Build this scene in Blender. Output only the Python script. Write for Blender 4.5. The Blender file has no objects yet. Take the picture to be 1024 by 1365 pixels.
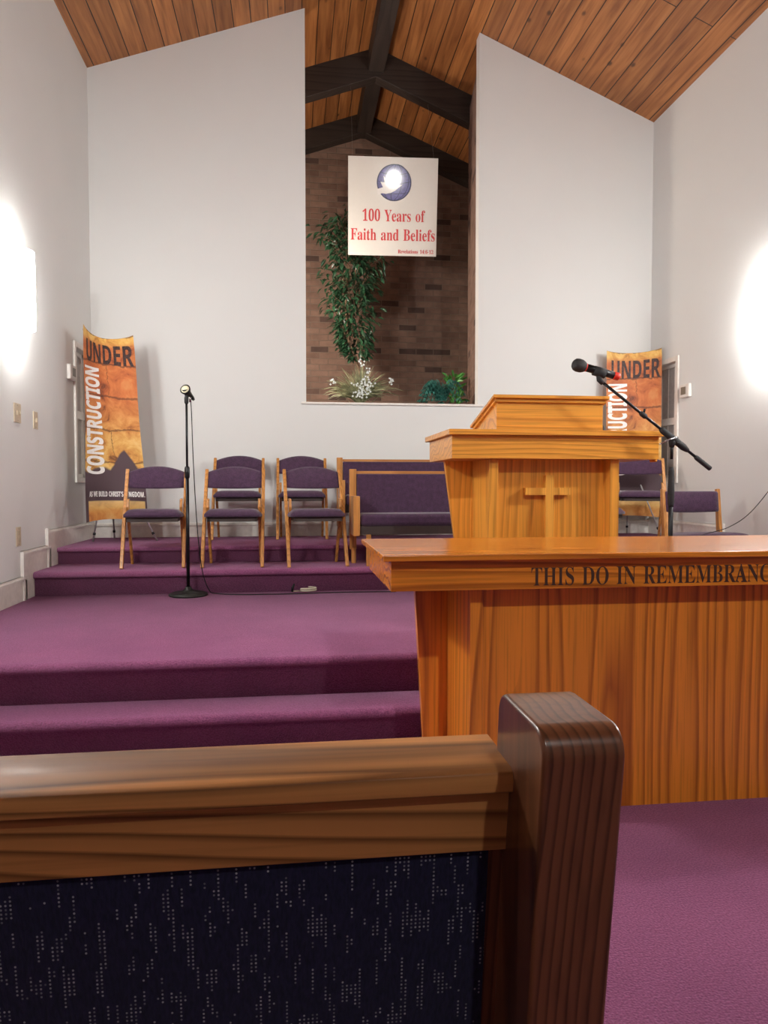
import bpy, bmesh, math, random, json
from mathutils import Vector, Matrix
random.seed(7)
R = math.radians
S = bpy.context.scene
COL = S.collection
# ------------------------------------------------------------------ camera, world, lights
CAM = Vector((0, 0, 1.05))
F_PX, YAW, PITCH = 950.0, math.atan(122 / 950.0), -math.atan(34.5 / 950.0)
cd = bpy.data.cameras.new('camera'); cam = bpy.data.objects.new('camera', cd); COL.objects.link(cam)
cam.location = CAM
cam.rotation_euler = (R(90) + PITCH, 0, -YAW)
cd.sensor_fit = 'VERTICAL'; cd.sensor_height = 36.0; cd.sensor_width = 27.0
cd.lens = F_PX / 1365.0 * 36.0
cd.clip_start = 0.02; cd.clip_end = 100
S.camera = cam
S.view_settings.view_transform = 'Standard'; S.view_settings.look = 'None'
S.view_settings.gamma = 1.0; S.view_settings.use_curve_mapping = False
S.view_settings.exposure = -0.10
w = bpy.data.worlds.new('night'); S.world = w; w.use_nodes = True
w.node_tree.nodes['Background'].inputs[0].default_value = (.02, .025, .04, 1)
w.node_tree.nodes['Background'].inputs[1].default_value = 0.3
SCONCE_E = 40.0
LAMP = Vector((1.1, -3.5, 4.95))          # the stage spotlight hung under the ridge of the nave
def light(name, kind, loc, power, color, **kw):
    l = bpy.data.lights.new(name, kind); l.energy = power; l.color = color
    for k, v in kw.items(): setattr(l, k, v)
    o = bpy.data.objects.new(name, l); COL.objects.link(o); o.location = loc
    return o
sp = light('stage_spotlight_lamp', 'SPOT', LAMP, 680, (1, .97, .92), spot_size=R(60), spot_blend=1.0, shadow_soft_size=.065)
sp.rotation_euler = (Vector((1.25, 4.3, 1.2)) - LAMP).to_track_quat('-Z', 'Y').to_euler()
# fill lights added without fixtures, for the alcove and the nave
light('alcove_fill_light', 'POINT', (-.25, 6.80, 2.7), 95, (1, .88, .74), shadow_soft_size=.10)   # added fill to lift the brick, hidden behind the left edge of the opening
for x in (-1.48, 3.14):      # bulbs of the second pair of wall sconces
    light('sconce_bulb', 'POINT', (x, 2.55, 2.25), 76, (1, .98, .94), shadow_soft_size=.05)
light('nave_fill_light', 'POINT', (2.3, 1.1, 3.6), 6, (1, .96, .91), shadow_soft_size=.12)  # unseen fill point added to brighten the left wall
for x, y in ((-2.6, -1.6), (4.2, -1.6), (-2.6, -5.5), (4.2, -5.5)):
    light("nave_fill_light", "POINT", (x, y, 3.1), 10, (1, .96, .91), shadow_soft_size=.18)  # unseen points added behind the camera as warm ambient fill

# ------------------------------------------------------------------ node materials
def mat(name):
    m = bpy.data.materials.new(name); m.use_nodes = True
    nt = m.node_tree; b = nt.nodes['Principled BSDF']
    return m, nt, b
def N(nt, t, **kw):
    n = nt.nodes.new(t)
    for k, v in kw.items():
        if k.startswith('i_'):
            key = k[2:]; key = int(key) if key.isdigit() else key.replace('_', ' ')
            n.inputs[key].default_value = v
        else: setattr(n, k, v)
    return n
def ramp(nt, fac, stops, interp='LINEAR'):
    r = nt.nodes.new('ShaderNodeValToRGB'); r.color_ramp.interpolation = interp
    e = r.color_ramp.elements
    while len(e) > len(stops): e.remove(e[-1])
    while len(e) < len(stops): e.new(1.0)
    for i, (p, c) in enumerate(stops):
        e[i].position = p; e[i].color = (*c, 1) if len(c) == 3 else c
    nt.links.new(fac, r.inputs[0]); return r
def mix(nt, fac, a, b, blend='MIX'):
    m = nt.nodes.new('ShaderNodeMix'); m.data_type = 'RGBA'; m.blend_type = blend
    for s, v in ((m.inputs[0], fac), (m.inputs[6], a), (m.inputs[7], b)):
        if hasattr(v, 'is_output'): nt.links.new(v, s)
        elif isinstance(v, (int, float)): s.default_value = v
        else: s.default_value = (*v, 1)
    return m.outputs[2]
def coords(nt, scale=(1, 1, 1), loc=(0, 0, 0), rot=(0, 0, 0), kind='Object'):
    t = nt.nodes.new('ShaderNodeTexCoord'); m = nt.nodes.new('ShaderNodeMapping')
    m.inputs['Scale'].default_value = scale; m.inputs['Location'].default_value = loc
    m.inputs['Rotation'].default_value = rot
    nt.links.new(t.outputs[kind], m.inputs[0]); return m.outputs[0]
def bump(nt, b, h, strength=.3, dist=.002):
    n = nt.nodes.new('ShaderNodeBump'); n.inputs['Strength'].default_value = strength
    n.inputs['Distance'].default_value = dist
    nt.links.new(h, n.inputs['Height']); nt.links.new(n.outputs[0], b.inputs['Normal'])
def plain(name, c, rough=.5, metal=0.0, var=.06, scale=30, emit=None, coat=0, bmp=0.0):
    m, nt, b = mat(name)
    n = N(nt, 'ShaderNodeTexNoise', i_Scale=scale, i_Detail=3.0)
    nt.links.new(coords(nt), n.inputs['Vector'])
    r = ramp(nt, n.outputs[0], [(.3, [x * (1 - var) for x in c]), (.7, [min(1, x * (1 + var)) for x in c])])
    nt.links.new(r.outputs[0], b.inputs['Base Color'])
    b.inputs['Roughness'].default_value = rough; b.inputs['Metallic'].default_value = metal
    b.inputs['Coat Weight'].default_value = coat
    if emit:
        b.inputs['Emission Color'].default_value = (*emit[0], 1); b.inputs['Emission Strength'].default_value = emit[1]
    if bmp: bump(nt, b, n.outputs[0], bmp, .003)
    return m
def oak(name, axis='z', lo=(.34, .078, .009), hi=(.86, .285, .028), rough=.32, ring=9.0, seed=0.0, coat=.3, streak=1.0, contrast=1.0, st_=.10):
    m, nt, b = mat(name)
    sc = {'x': (st_, 1, 1), 'y': (1, st_, 1), 'z': (1, 1, st_)}[axis]
    v = coords(nt, sc, (.31 + seed, .47 - seed * .6, .13 + seed * .3))
    nz = N(nt, 'ShaderNodeTexNoise', i_Scale=3.2, i_Detail=2.0); nt.links.new(v, nz.inputs['Vector'])
    vm = nt.nodes.new('ShaderNodeVectorMath'); vm.operation = 'MULTIPLY_ADD'
    nt.links.new(nz.outputs[1], vm.inputs[0]); vm.inputs[1].default_value = (.34, .34, .34); nt.links.new(v, vm.inputs[2])
    wv = N(nt, 'ShaderNodeTexWave', wave_type='RINGS', rings_direction=axis.upper(), wave_profile='SAW',
           i_Scale=ring, i_Distortion=1.2, i_Detail=2.0, i_Detail_Scale=1.5)
    nt.links.new(vm.outputs[0], wv.inputs['Vector'])
    fs = {'x': (3, 130, 130), 'y': (130, 3, 130), 'z': (130, 130, 3)}[axis]
    f = N(nt, 'ShaderNodeTexNoise', i_Scale=1.0, i_Detail=2.0); nt.links.new(coords(nt, fs), f.inputs['Vector'])
    base = ramp(nt, wv.outputs[0], [(0, hi), (.55, [h * .88 for h in hi]), (.86, [l + (h - l) * (1 - .8 * contrast) for l, h in zip(lo, hi)]), (1, [h * .9 for h in hi])])
    st = ramp(nt, f.outputs[0], [(.30, [1 - .30 * streak] * 3), (.52, (1, 1, 1)), (.8, (1.0, 1.0, 1.0))])
    out = mix(nt, .85, base.outputs[0], st.outputs[0], 'MULTIPLY')
    nt.links.new(out, b.inputs['Base Color'])
    b.inputs['Roughness'].default_value = rough; b.inputs['Coat Weight'].default_value = coat; b.inputs['Coat Roughness'].default_value = .18
    bump(nt, b, f.outputs[0], .12, .0006)
    return m
def fabric(name, a, c, scale=260, rough=.95):
    m, nt, b = mat(name)
    n1 = N(nt, 'ShaderNodeTexNoise', i_Scale=scale, i_Detail=2.0); nt.links.new(coords(nt), n1.inputs['Vector'])
    n2 = N(nt, 'ShaderNodeTexNoise', i_Scale=34.0, i_Detail=4.0); nt.links.new(coords(nt), n2.inputs['Vector'])
    r = ramp(nt, n1.outputs[0], [(.35, a), (.65, c)])
    r2 = ramp(nt, n2.outputs[0], [(.35, (.82, .82, .82)), (.65, (1.1, 1.05, 1.1))])
    nt.links.new(mix(nt, 1.0, r.outputs[0], r2.outputs[0], 'MULTIPLY'), b.inputs['Base Color'])
    b.inputs['Roughness'].default_value = rough; b.inputs['Sheen Weight'].default_value = .25
    b.inputs['Specular IOR Level'].default_value = .2
    bump(nt, b, n1.outputs[0], .4, .002)
    return m
def carpet_mat():
    m, nt, b = mat('purple_carpet')
    n1 = N(nt, 'ShaderNodeTexNoise', i_Scale=190.0, i_Detail=3.0); nt.links.new(coords(nt), n1.inputs['Vector'])
    n2 = N(nt, 'ShaderNodeTexNoise', i_Scale=3.0, i_Detail=5.0, i_Roughness=.6); nt.links.new(coords(nt), n2.inputs['Vector'])
    r = ramp(nt, n1.outputs[0], [(.32, (.190, .054, .128)), (.68, (.350, .112, .235))])
    r2 = ramp(nt, n2.outputs[0], [(.35, (.86, .84, .88)), (.7, (1.08, 1.06, 1.06))])
    nt.links.new(mix(nt, 1.0, r.outputs[0], r2.outputs[0], 'MULTIPLY'), b.inputs['Base Color'])
    b.inputs['Roughness'].default_value = 1.0; b.inputs['Sheen Weight'].default_value = .35
    b.inputs['Sheen Roughness'].default_value = .5; b.inputs['Sheen Tint'].default_value = (.85, .5, .75, 1)
    b.inputs['Specular IOR Level'].default_value = .1
    bump(nt, b, n1.outputs[0], .9, .006)
    return m
def paint_mat(name, c, bmp=.08):
    m, nt, b = mat(name)
    n1 = N(nt, 'ShaderNodeTexNoise', i_Scale=1.3, i_Detail=3.0); nt.links.new(coords(nt), n1.inputs['Vector'])
    n2 = N(nt, 'ShaderNodeTexNoise', i_Scale=220.0, i_Detail=2.0); nt.links.new(coords(nt), n2.inputs['Vector'])
    r = ramp(nt, n1.outputs[0], [(.3, [x * .975 for x in c]), (.7, c)])
    nt.links.new(r.outputs[0], b.inputs['Base Color']); b.inputs['Roughness'].default_value = .75
    b.inputs['Specular IOR Level'].default_value = .25
    bump(nt, b, n2.outputs[0], bmp, .001)
    return m
def plank_mat():
    m, nt, b = mat('knotty_pine_planks')
    uv = coords(nt, (1, 1, 1), kind='UV')          # u down the slope, v along the room, in metres
    br = N(nt, 'ShaderNodeTexBrick', offset=.37, i_Scale=1.0, i_Mortar_Size=.0045, i_Mortar_Smooth=.3, i_Bias=0.0, i_Brick_Width=4.2, i_Row_Height=.155)
    br.inputs['Color1'].default_value = (1, 1, 1, 1); br.inputs['Color2'].default_value = (.30, .30, .30, 1); br.inputs['Mortar'].default_value = (0, 0, 0, 1)
    mp = nt.nodes.new('ShaderNodeMapping'); mp.inputs['Rotation'].default_value = (0, 0, R(90)); nt.links.new(uv, mp.inputs[0])
    nt.links.new(mp.outputs[0], br.inputs['Vector'])
    g = N(nt, 'ShaderNodeTexNoise', i_Scale=1.0, i_Detail=4.0, i_Distortion=.6); nt.links.new(coords(nt, (26, 1.6, 1), kind='UV'), g.inputs['Vector'])
    base = ramp(nt, g.outputs[0], [(.3, (.240, .082, .024)), (.5, (.390, .148, .044)), (.72, (.520, .220, .070))])
    tint = ramp(nt, br.outputs[0], [(0, (.50, .46, .44)), (1, (1.0, 1.0, 1.0))])
    c1 = mix(nt, 1.0, base.outputs[0], tint.outputs[0], 'MULTIPLY')
    vo = N(nt, 'ShaderNodeTexVoronoi', i_Scale=1.0, i_Randomness=1.0); nt.links.new(coords(nt, (5.2, 3.0, 1), (.3, .2, 0), kind='UV'), vo.inputs['Vector'])
    kn = ramp(nt, vo.outputs['Distance'], [(.0, (1, 1, 1)), (.06, (.8, .8, .8)), (.12, (0, 0, 0))])
    c2 = mix(nt, kn.outputs[0], c1, (.055, .020, .010))
    c3 = mix(nt, br.outputs['Fac'], c2, (.018, .007, .004))
    nt.links.new(c3, b.inputs['Base Color']); b.inputs['Roughness'].default_value = .42
    inv = nt.nodes.new('ShaderNodeMath'); inv.operation = 'SUBTRACT'; inv.inputs[0].default_value = 1; nt.links.new(br.outputs['Fac'], inv.inputs[1])
    bump(nt, b, inv.outputs[0], .7, .006)
    return m
def brick_mat():
    m, nt, b = mat('brown_brick')
    uv = coords(nt, kind='UV')
    nz = N(nt, 'ShaderNodeTexNoise', i_Scale=9.0, i_Detail=3.0); nt.links.new(uv, nz.inputs['Vector'])
    br = N(nt, 'ShaderNodeTexBrick', i_Scale=1.0, i_Mortar_Size=.006, i_Mortar_Smooth=.4, i_Bias=-.25, i_Brick_Width=.215, i_Row_Height=.072)
    br.inputs['Color1'].default_value = (.270, .165, .125, 1); br.inputs['Color2'].default_value = (.160, .090, .068, 1); br.inputs['Mortar'].default_value = (.22, .15, .12, 1)
    nt.links.new(uv, br.inputs['Vector'])
    # a few fired-dark bricks
    br2 = N(nt, 'ShaderNodeTexBrick', i_Scale=1.0, i_Mortar_Size=.0, i_Bias=.0, i_Brick_Width=.215, i_Row_Height=.072)
    br2.inputs['Color1'].default_value = (0, 0, 0, 1); br2.inputs['Color2'].default_value = (1, 1, 1, 1)
    nt.links.new(uv, br2.inputs['Vector'])
    dk = ramp(nt, br2.outputs[0], [(.91, (0, 0, 0)), (.94, (1, 1, 1))])
    dkm = nt.nodes.new('ShaderNodeMath'); dkm.operation = 'MULTIPLY'; dkm.inputs[1].default_value = .62
    nt.links.new(dk.outputs[0], dkm.inputs[0])
    c = mix(nt, dkm.outputs[0], br.outputs[0], (.045, .028, .028))
    v = ramp(nt, nz.outputs[0], [(.3, (.78, .78, .78)), (.7, (1.1, 1.1, 1.1))])
    c2 = mix(nt, 1.0, c, v.outputs[0], 'MULTIPLY')
    c3 = mix(nt, br.outputs['Fac'], c2, (.235, .165, .13))
    nt.links.new(c3, b.inputs['Base Color']); b.inputs['Roughness'].default_value = .9
    inv = nt.nodes.new('ShaderNodeMath'); inv.operation = 'SUBTRACT'; inv.inputs[0].default_value = 1; nt.links.new(br.outputs['Fac'], inv.inputs[1])
    bump(nt, b, inv.outputs[0], .8, .008)
    return m
def navy_weave():
    m, nt, b = mat('navy_woven_fabric')
    P = .0030
    v = coords(nt, (1 / P, 1 / P, 1 / P))
    sep = nt.nodes.new('ShaderNodeSeparateXYZ'); nt.links.new(v, sep.inputs[0])
    def M(op, a, bb=None, cc=None):
        n = nt.nodes.new('ShaderNodeMath'); n.operation = op
        for i, x in enumerate((a, bb, cc)):
            if x is None: continue
            if hasattr(x, 'is_output'): nt.links.new(x, n.inputs[i])
            else: n.inputs[i].default_value = x
        return n.outputs[0]
    fx = M('SUBTRACT', M('FRACT', sep.outputs[0]), .5); fz = M('SUBTRACT', M('FRACT', sep.outputs[2]), .5)
    d = M('SQRT', M('ADD', M('MULTIPLY', fx, fx), M('MULTIPLY', M('MULTIPLY', fz, fz), .8)))
    dot = M('LESS_THAN', d, .24)
    cell = nt.nodes.new('ShaderNodeCombineXYZ')
    nt.links.new(M('FLOOR', sep.outputs[0]), cell.inputs[0]); nt.links.new(M('FLOOR', sep.outputs[2]), cell.inputs[2])
    mp = nt.nodes.new('ShaderNodeMapping'); mp.inputs['Scale'].default_value = (.47, 1, .115); nt.links.new(cell.outputs[0], mp.inputs[0])
    n = N(nt, 'ShaderNodeTexNoise', i_Scale=1.0, i_Detail=1.5); nt.links.new(mp.outputs[0], n.inputs['Vector'])
    wn = N(nt, 'ShaderNodeTexWhiteNoise'); nt.links.new(cell.outputs[0], wn.inputs['Vector'])
    on = M('GREATER_THAN', n.outputs[0], .56)
    amp = M('MULTIPLY', M('MULTIPLY', dot, on), M('MULTIPLY_ADD', wn.outputs[0], .7, .25))
    nb = N(nt, 'ShaderNodeTexNoise', i_Scale=1.0, i_Detail=3.0); nt.links.new(coords(nt, (500, 500, 120)), nb.inputs['Vector'])
    base = ramp(nt, nb.outputs[0], [(.3, (.006, .007, .030)), (.7, (.015, .014, .058))])
    c = mix(nt, amp, base.outputs[0], (.42, .42, .50))
    nt.links.new(c, b.inputs['Base Color']); b.inputs['Roughness'].default_value = .9; b.inputs['Sheen Weight'].default_value = .2
    b.inputs['Specular IOR Level'].default_value = .2
    bump(nt, b, nb.outputs[0], .5, .001)
    return m
def banner_mat():
    """printed cloth: rusty stone blocks, golden light, dark lower field, sand strip (UV: u 0-1 across, v 0-1 up)"""
    m, nt, b = mat('printed_banner_cloth')
    uvr = coords(nt, kind='UV')
    sep = nt.nodes.new('ShaderNodeSeparateXYZ'); nt.links.new(uvr, sep.inputs[0])
    n1 = N(nt, 'ShaderNodeTexNoise', i_Scale=1.0, i_Detail=7.0, i_Roughness=.62, i_Distortion=.7); nt.links.new(coords(nt, (3.6, 11, 1), kind='UV'), n1.inputs['Vector'])
    n2 = N(nt, 'ShaderNodeTexNoise', i_Scale=1.0, i_Detail=3.0); nt.links.new(coords(nt, (1.6, 3.5, 1), (4, 2, 0), kind='UV'), n2.inputs['Vector'])
    rust = ramp(nt, n1.outputs[0], [(.30, (.14, .035, .014)), (.40, (.46, .115, .032)), (.56, (.62, .185, .050)), (.68, (.66, .27, .085)), (.8, (.74, .44, .2))])
    gold = ramp(nt, n1.outputs[0], [(.32, (.22, .08, .02)), (.42, (.62, .29, .06)), (.5, (.74, .42, .10)), (.62, (.86, .60, .20)), (.78, (.85, .72, .42))])
    vg = ramp(nt, sep.outputs[1], [(.24, (1, 1, 1)), (.42, (.75, .75, .75)), (.56, (.30, .30, .30)), (.66, (0, 0, 0)), (.93, (.0, .0, .0)), (.97, (1, 1, 1))])
    g2 = nt.nodes.new('ShaderNodeMath'); g2.operation = 'MULTIPLY_ADD'; g2.use_clamp = True
    nt.links.new(n2.outputs[0], g2.inputs[0]); g2.inputs[1].default_value = 1.5; g2.inputs[2].default_value = -.86
    ad = nt.nodes.new('ShaderNodeMath'); ad.operation = 'ADD'; ad.use_clamp = True
    nt.links.new(vg.outputs[0], ad.inputs[0]); nt.links.new(g2.outputs[0], ad.inputs[1])
    c = mix(nt, ad.outputs[0], rust.outputs[0], gold.outputs[0])
    br = N(nt, 'ShaderNodeTexBrick', offset=.4, i_Scale=1.0, i_Mortar_Size=.007, i_Mortar_Smooth=.5, i_Brick_Width=1.13, i_Row_Height=.172)
    vm = nt.nodes.new('ShaderNodeVectorMath'); vm.operation = 'MULTIPLY_ADD'; vm.inputs[1].default_value = (.22, .06, 0)
    nt.links.new(n1.outputs[1], vm.inputs[0]); nt.links.new(uvr, vm.inputs[2]); nt.links.new(vm.outputs[0], br.inputs['Vector'])
    bk = nt.nodes.new('ShaderNodeMath'); bk.operation = 'MULTIPLY'; bk.inputs[1].default_value = .7; nt.links.new(br.outputs['Fac'], bk.inputs[0])
    c = mix(nt, bk.outputs[0], c, (.09, .025, .012))
    # dark lower field with a ragged upper edge that climbs to the right
    e = nt.nodes.new('ShaderNodeMath'); e.operation = 'MULTIPLY_ADD'; e.inputs[1].default_value = -.16
    nt.links.new(n2.outputs[0], e.inputs[0]); nt.links.new(sep.outputs[1], e.inputs[2])
    px = nt.nodes.new('ShaderNodeMath'); px.operation = 'SUBTRACT'; px.inputs[1].default_value = .74; nt.links.new(sep.outputs[0], px.inputs[0])
    pa = nt.nodes.new('ShaderNodeMath'); pa.operation = 'ABSOLUTE'; nt.links.new(px.outputs[0], pa.inputs[0])
    pb = nt.nodes.new('ShaderNodeMath'); pb.operation = 'MULTIPLY_ADD'; pb.use_clamp = True; nt.links.new(pa.outputs[0], pb.inputs[0]); pb.inputs[1].default_value = -.55; pb.inputs[2].default_value = .13
    ee = nt.nodes.new('ShaderNodeMath'); ee.operation = 'SUBTRACT'; nt.links.new(e.outputs[0], ee.inputs[0]); nt.links.new(pb.outputs[0], ee.inputs[1])
    dkf = ramp(nt, ee.outputs[0], [(.185, (1, 1, 1)), (.20, (0, 0, 0))])
    c = mix(nt, dkf.outputs[0], c, (.085, .050, .062))
    # sand strip at the bottom
    s1 = ramp(nt, sep.outputs[1], [(.0, (1, 1, 1)), (.105, (1, 1, 1)), (.108, (0, 0, 0))])
    sx = ramp(nt, sep.outputs[0], [(.055, (0, 0, 0)), (.065, (1, 1, 1)), (.97, (1, 1, 1)), (.98, (0, 0, 0))])
    mm = nt.nodes.new('ShaderNodeMath'); mm.operation = 'MULTIPLY'; nt.links.new(s1.outputs[0], mm.inputs[0]); nt.links.new(sx.outputs[0], mm.inputs[1])
    sg = ramp(nt, sep.outputs[1], [(.0, (.50, .13, .03)), (.05, (.62, .24, .06)), (.07, (.80, .52, .18)), (.105, (.86, .68, .34))])
    sgm = mix(nt, .45, sg.outputs[0], gold.outputs[0])
    c = mix(nt, mm.outputs[0], c, sgm)
    nt.links.new(c, b.inputs['Base Color']); b.inputs['Roughness'].default_value = .6
    return m

M = {}
M['wall'] = paint_mat('warm_white_paint', (.775, .785, .775))
M['trim'] = plain('white_trim_paint', (.82, .79, .74), .4)
M['carpet'] = carpet_mat()
M['planks'] = plank_mat()
M['brick'] = brick_mat()
M['beam'] = oak('dark_stained_beam', 'x', (.016, .010, .008), (.042, .028, .022), .6, 7, coat=0)
M['ridge'] = oak('dark_stained_ridge', 'y', (.016, .010, .008), (.042, .028, .022), .6, 7, coat=0)
M['oak_x'] = oak('honey_oak_horizontal', 'x', rough=.22, ring=10)
M['oak_z'] = oak('honey_oak_vertical', 'z', ring=9)
M['oak_y'] = oak('honey_oak_depth', 'y', ring=9)
M['gold_x'] = oak('golden_oak_horizontal', 'x', (.50, .17, .018), (.86, .375, .050), ring=8, seed=.2)
M['gold_z'] = oak('golden_oak_vertical', 'z', (.42, .15, .018), (.86, .375, .050), ring=8, seed=.55, contrast=.7, streak=.8)
M['cross'] = oak('golden_oak_cross', 'z', (.50, .19, .022), (.90, .42, .065), ring=5, seed=1.3)
M['gold_y'] = oak('golden_oak_depth', 'y', (.46, .16, .024), (.74, .32, .06), ring=8)
M['chair_wood'] = oak('chair_beech', 'z', (.38, .15, .035), (.62, .275, .070), .35, 14)
M['bench_wood'] = oak('bench_oak_vertical', 'z', (.36, .14, .03), (.62, .275, .070), .35, 12, seed=.1)
M['bench_wood_x'] = oak('bench_oak_horizontal', 'x', (.36, .14, .03), (.58, .25, .065), .35, 12, seed=.1)
M['pew_x'] = oak('walnut_stained_oak_rail', 'x', (.11, .040, .012), (.62, .27, .085), .5, 26, seed=.37, coat=.05)
M['pew_x'].node_tree.nodes['Principled BSDF'].inputs['Specular IOR Level'].default_value = .25
M['pew_z'] = oak('walnut_stained_oak_post', 'z', (.060, .020, .009), (.210, .075, .032), .30, 30, seed=.81, coat=.3, st_=.03)
M['fabric'] = fabric('plum_upholstery', (.042, .021, .047), (.092, .046, .088))
M['navy'] = navy_weave()
M['black'] = plain('black_metal', (.012, .012, .014), .35, .5, .2)
M['blackrub'] = plain('black_rubber', (.014, .014, .016), .7, 0, .2, 90)
M['grille'] = plain('mic_grille', (.028, .027, .028), .55, .3, .5, 400, bmp=.6)
M['cast'] = plain('cast_iron_base', (.035, .036, .032), .45, .6, .35, 22)
M['chrome'] = plain('chrome', (.55, .55, .56), .2, 1, .1)
M['alu'] = plain('brushed_aluminium', (.62, .62, .62), .35, .7, .05)
M['red'] = plain('red_plastic', (.70, .035, .020), .4)
M['cream'] = plain('cream_plastic', (.78, .74, .52), .4, 0, .03)
M['almond'] = plain('almond_plastic', (.58, .49, .36), .45, 0, .03)
M['almond_dk'] = plain('almond_toggle', (.50, .42, .30), .4, 0, .03)
M['whitep'] = plain('white_plastic', (.78, .76, .72), .4, 0, .03)
M['display'] = plain('grey_display', (.20, .18, .14), .3)
M['paper'] = plain('white_paper', (.85, .84, .80), .8, 0, .02)
M['ink'] = plain('carved_dark_letters', (.060, .022, .010), .7)
M['redink'] = plain('red_ink', (.60, .035, .040), .4, 0, .04)
M['blueink'] = plain('indigo_ink', (.085, .075, .26), .35, 0, .25, 40)
M['darkink'] = plain('dark_blue_ink', (.020, .020, .075), .4)
M['dove'] = plain('white_dove_ink', (.74, .72, .70), .5, 0, .05)
M['whiteink'] = plain('white_ink', (.93, .92, .90), .5, 0, .05, 60)
M['blackink'] = plain('distressed_black_ink', (.050, .024, .022), .6, 0, .7, 70)
M['sign'] = plain('glossy_sign_board', (.72, .70, .66), .5, 0, .01, coat=.8)
M['sign'].node_tree.nodes['Principled BSDF'].inputs['Coat Roughness'].default_value = .055
M['banner'] = banner_mat()
for k in ('blueink', 'darkink', 'dove', 'redink'):
    p = M[k].node_tree.nodes['Principled BSDF']; p.inputs['Coat Weight'].default_value = .8; p.inputs['Coat Roughness'].default_value = .055
M['leaf'] = plain('ficus_leaf', (.024, .075, .036), .28, 0, .6, 14)
M['twig'] = plain('twig_bark', (.16, .10, .06), .8, 0, .3, 60)
M['grassy'] = plain('olive_blades', (.27, .28, .16), .5, 0, .5, 20)
M['flower'] = plain('white_petals', (.75, .80, .80), .6)
M['teal'] = plain('teal_fern', (.045, .20, .165), .5, 0, .6, 16)
M['lime'] = plain('bright_green_leaf', (.07, .28, .05), .4, 0, .4, 16)
M['terra'] = plain('terracotta', (.42, .13, .075), .8, 0, .12)
M['darkpot'] = plain('dark_planter', (.05, .035, .03), .6)
M['soil'] = plain('potting_soil', (.03, .02, .013), .95, 0, .4, 90)
M['sconce'] = plain('frosted_sconce_glass', (.85, .85, .85), .4, emit=((1.0, .985, .95), SCONCE_E))
M['night'] = plain('grey_window_pane', (.42, .39, .37), .35, 0, .1)
M['cable_w'] = plain('off_white_cable', (.52, .46, .36), .6)

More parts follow.
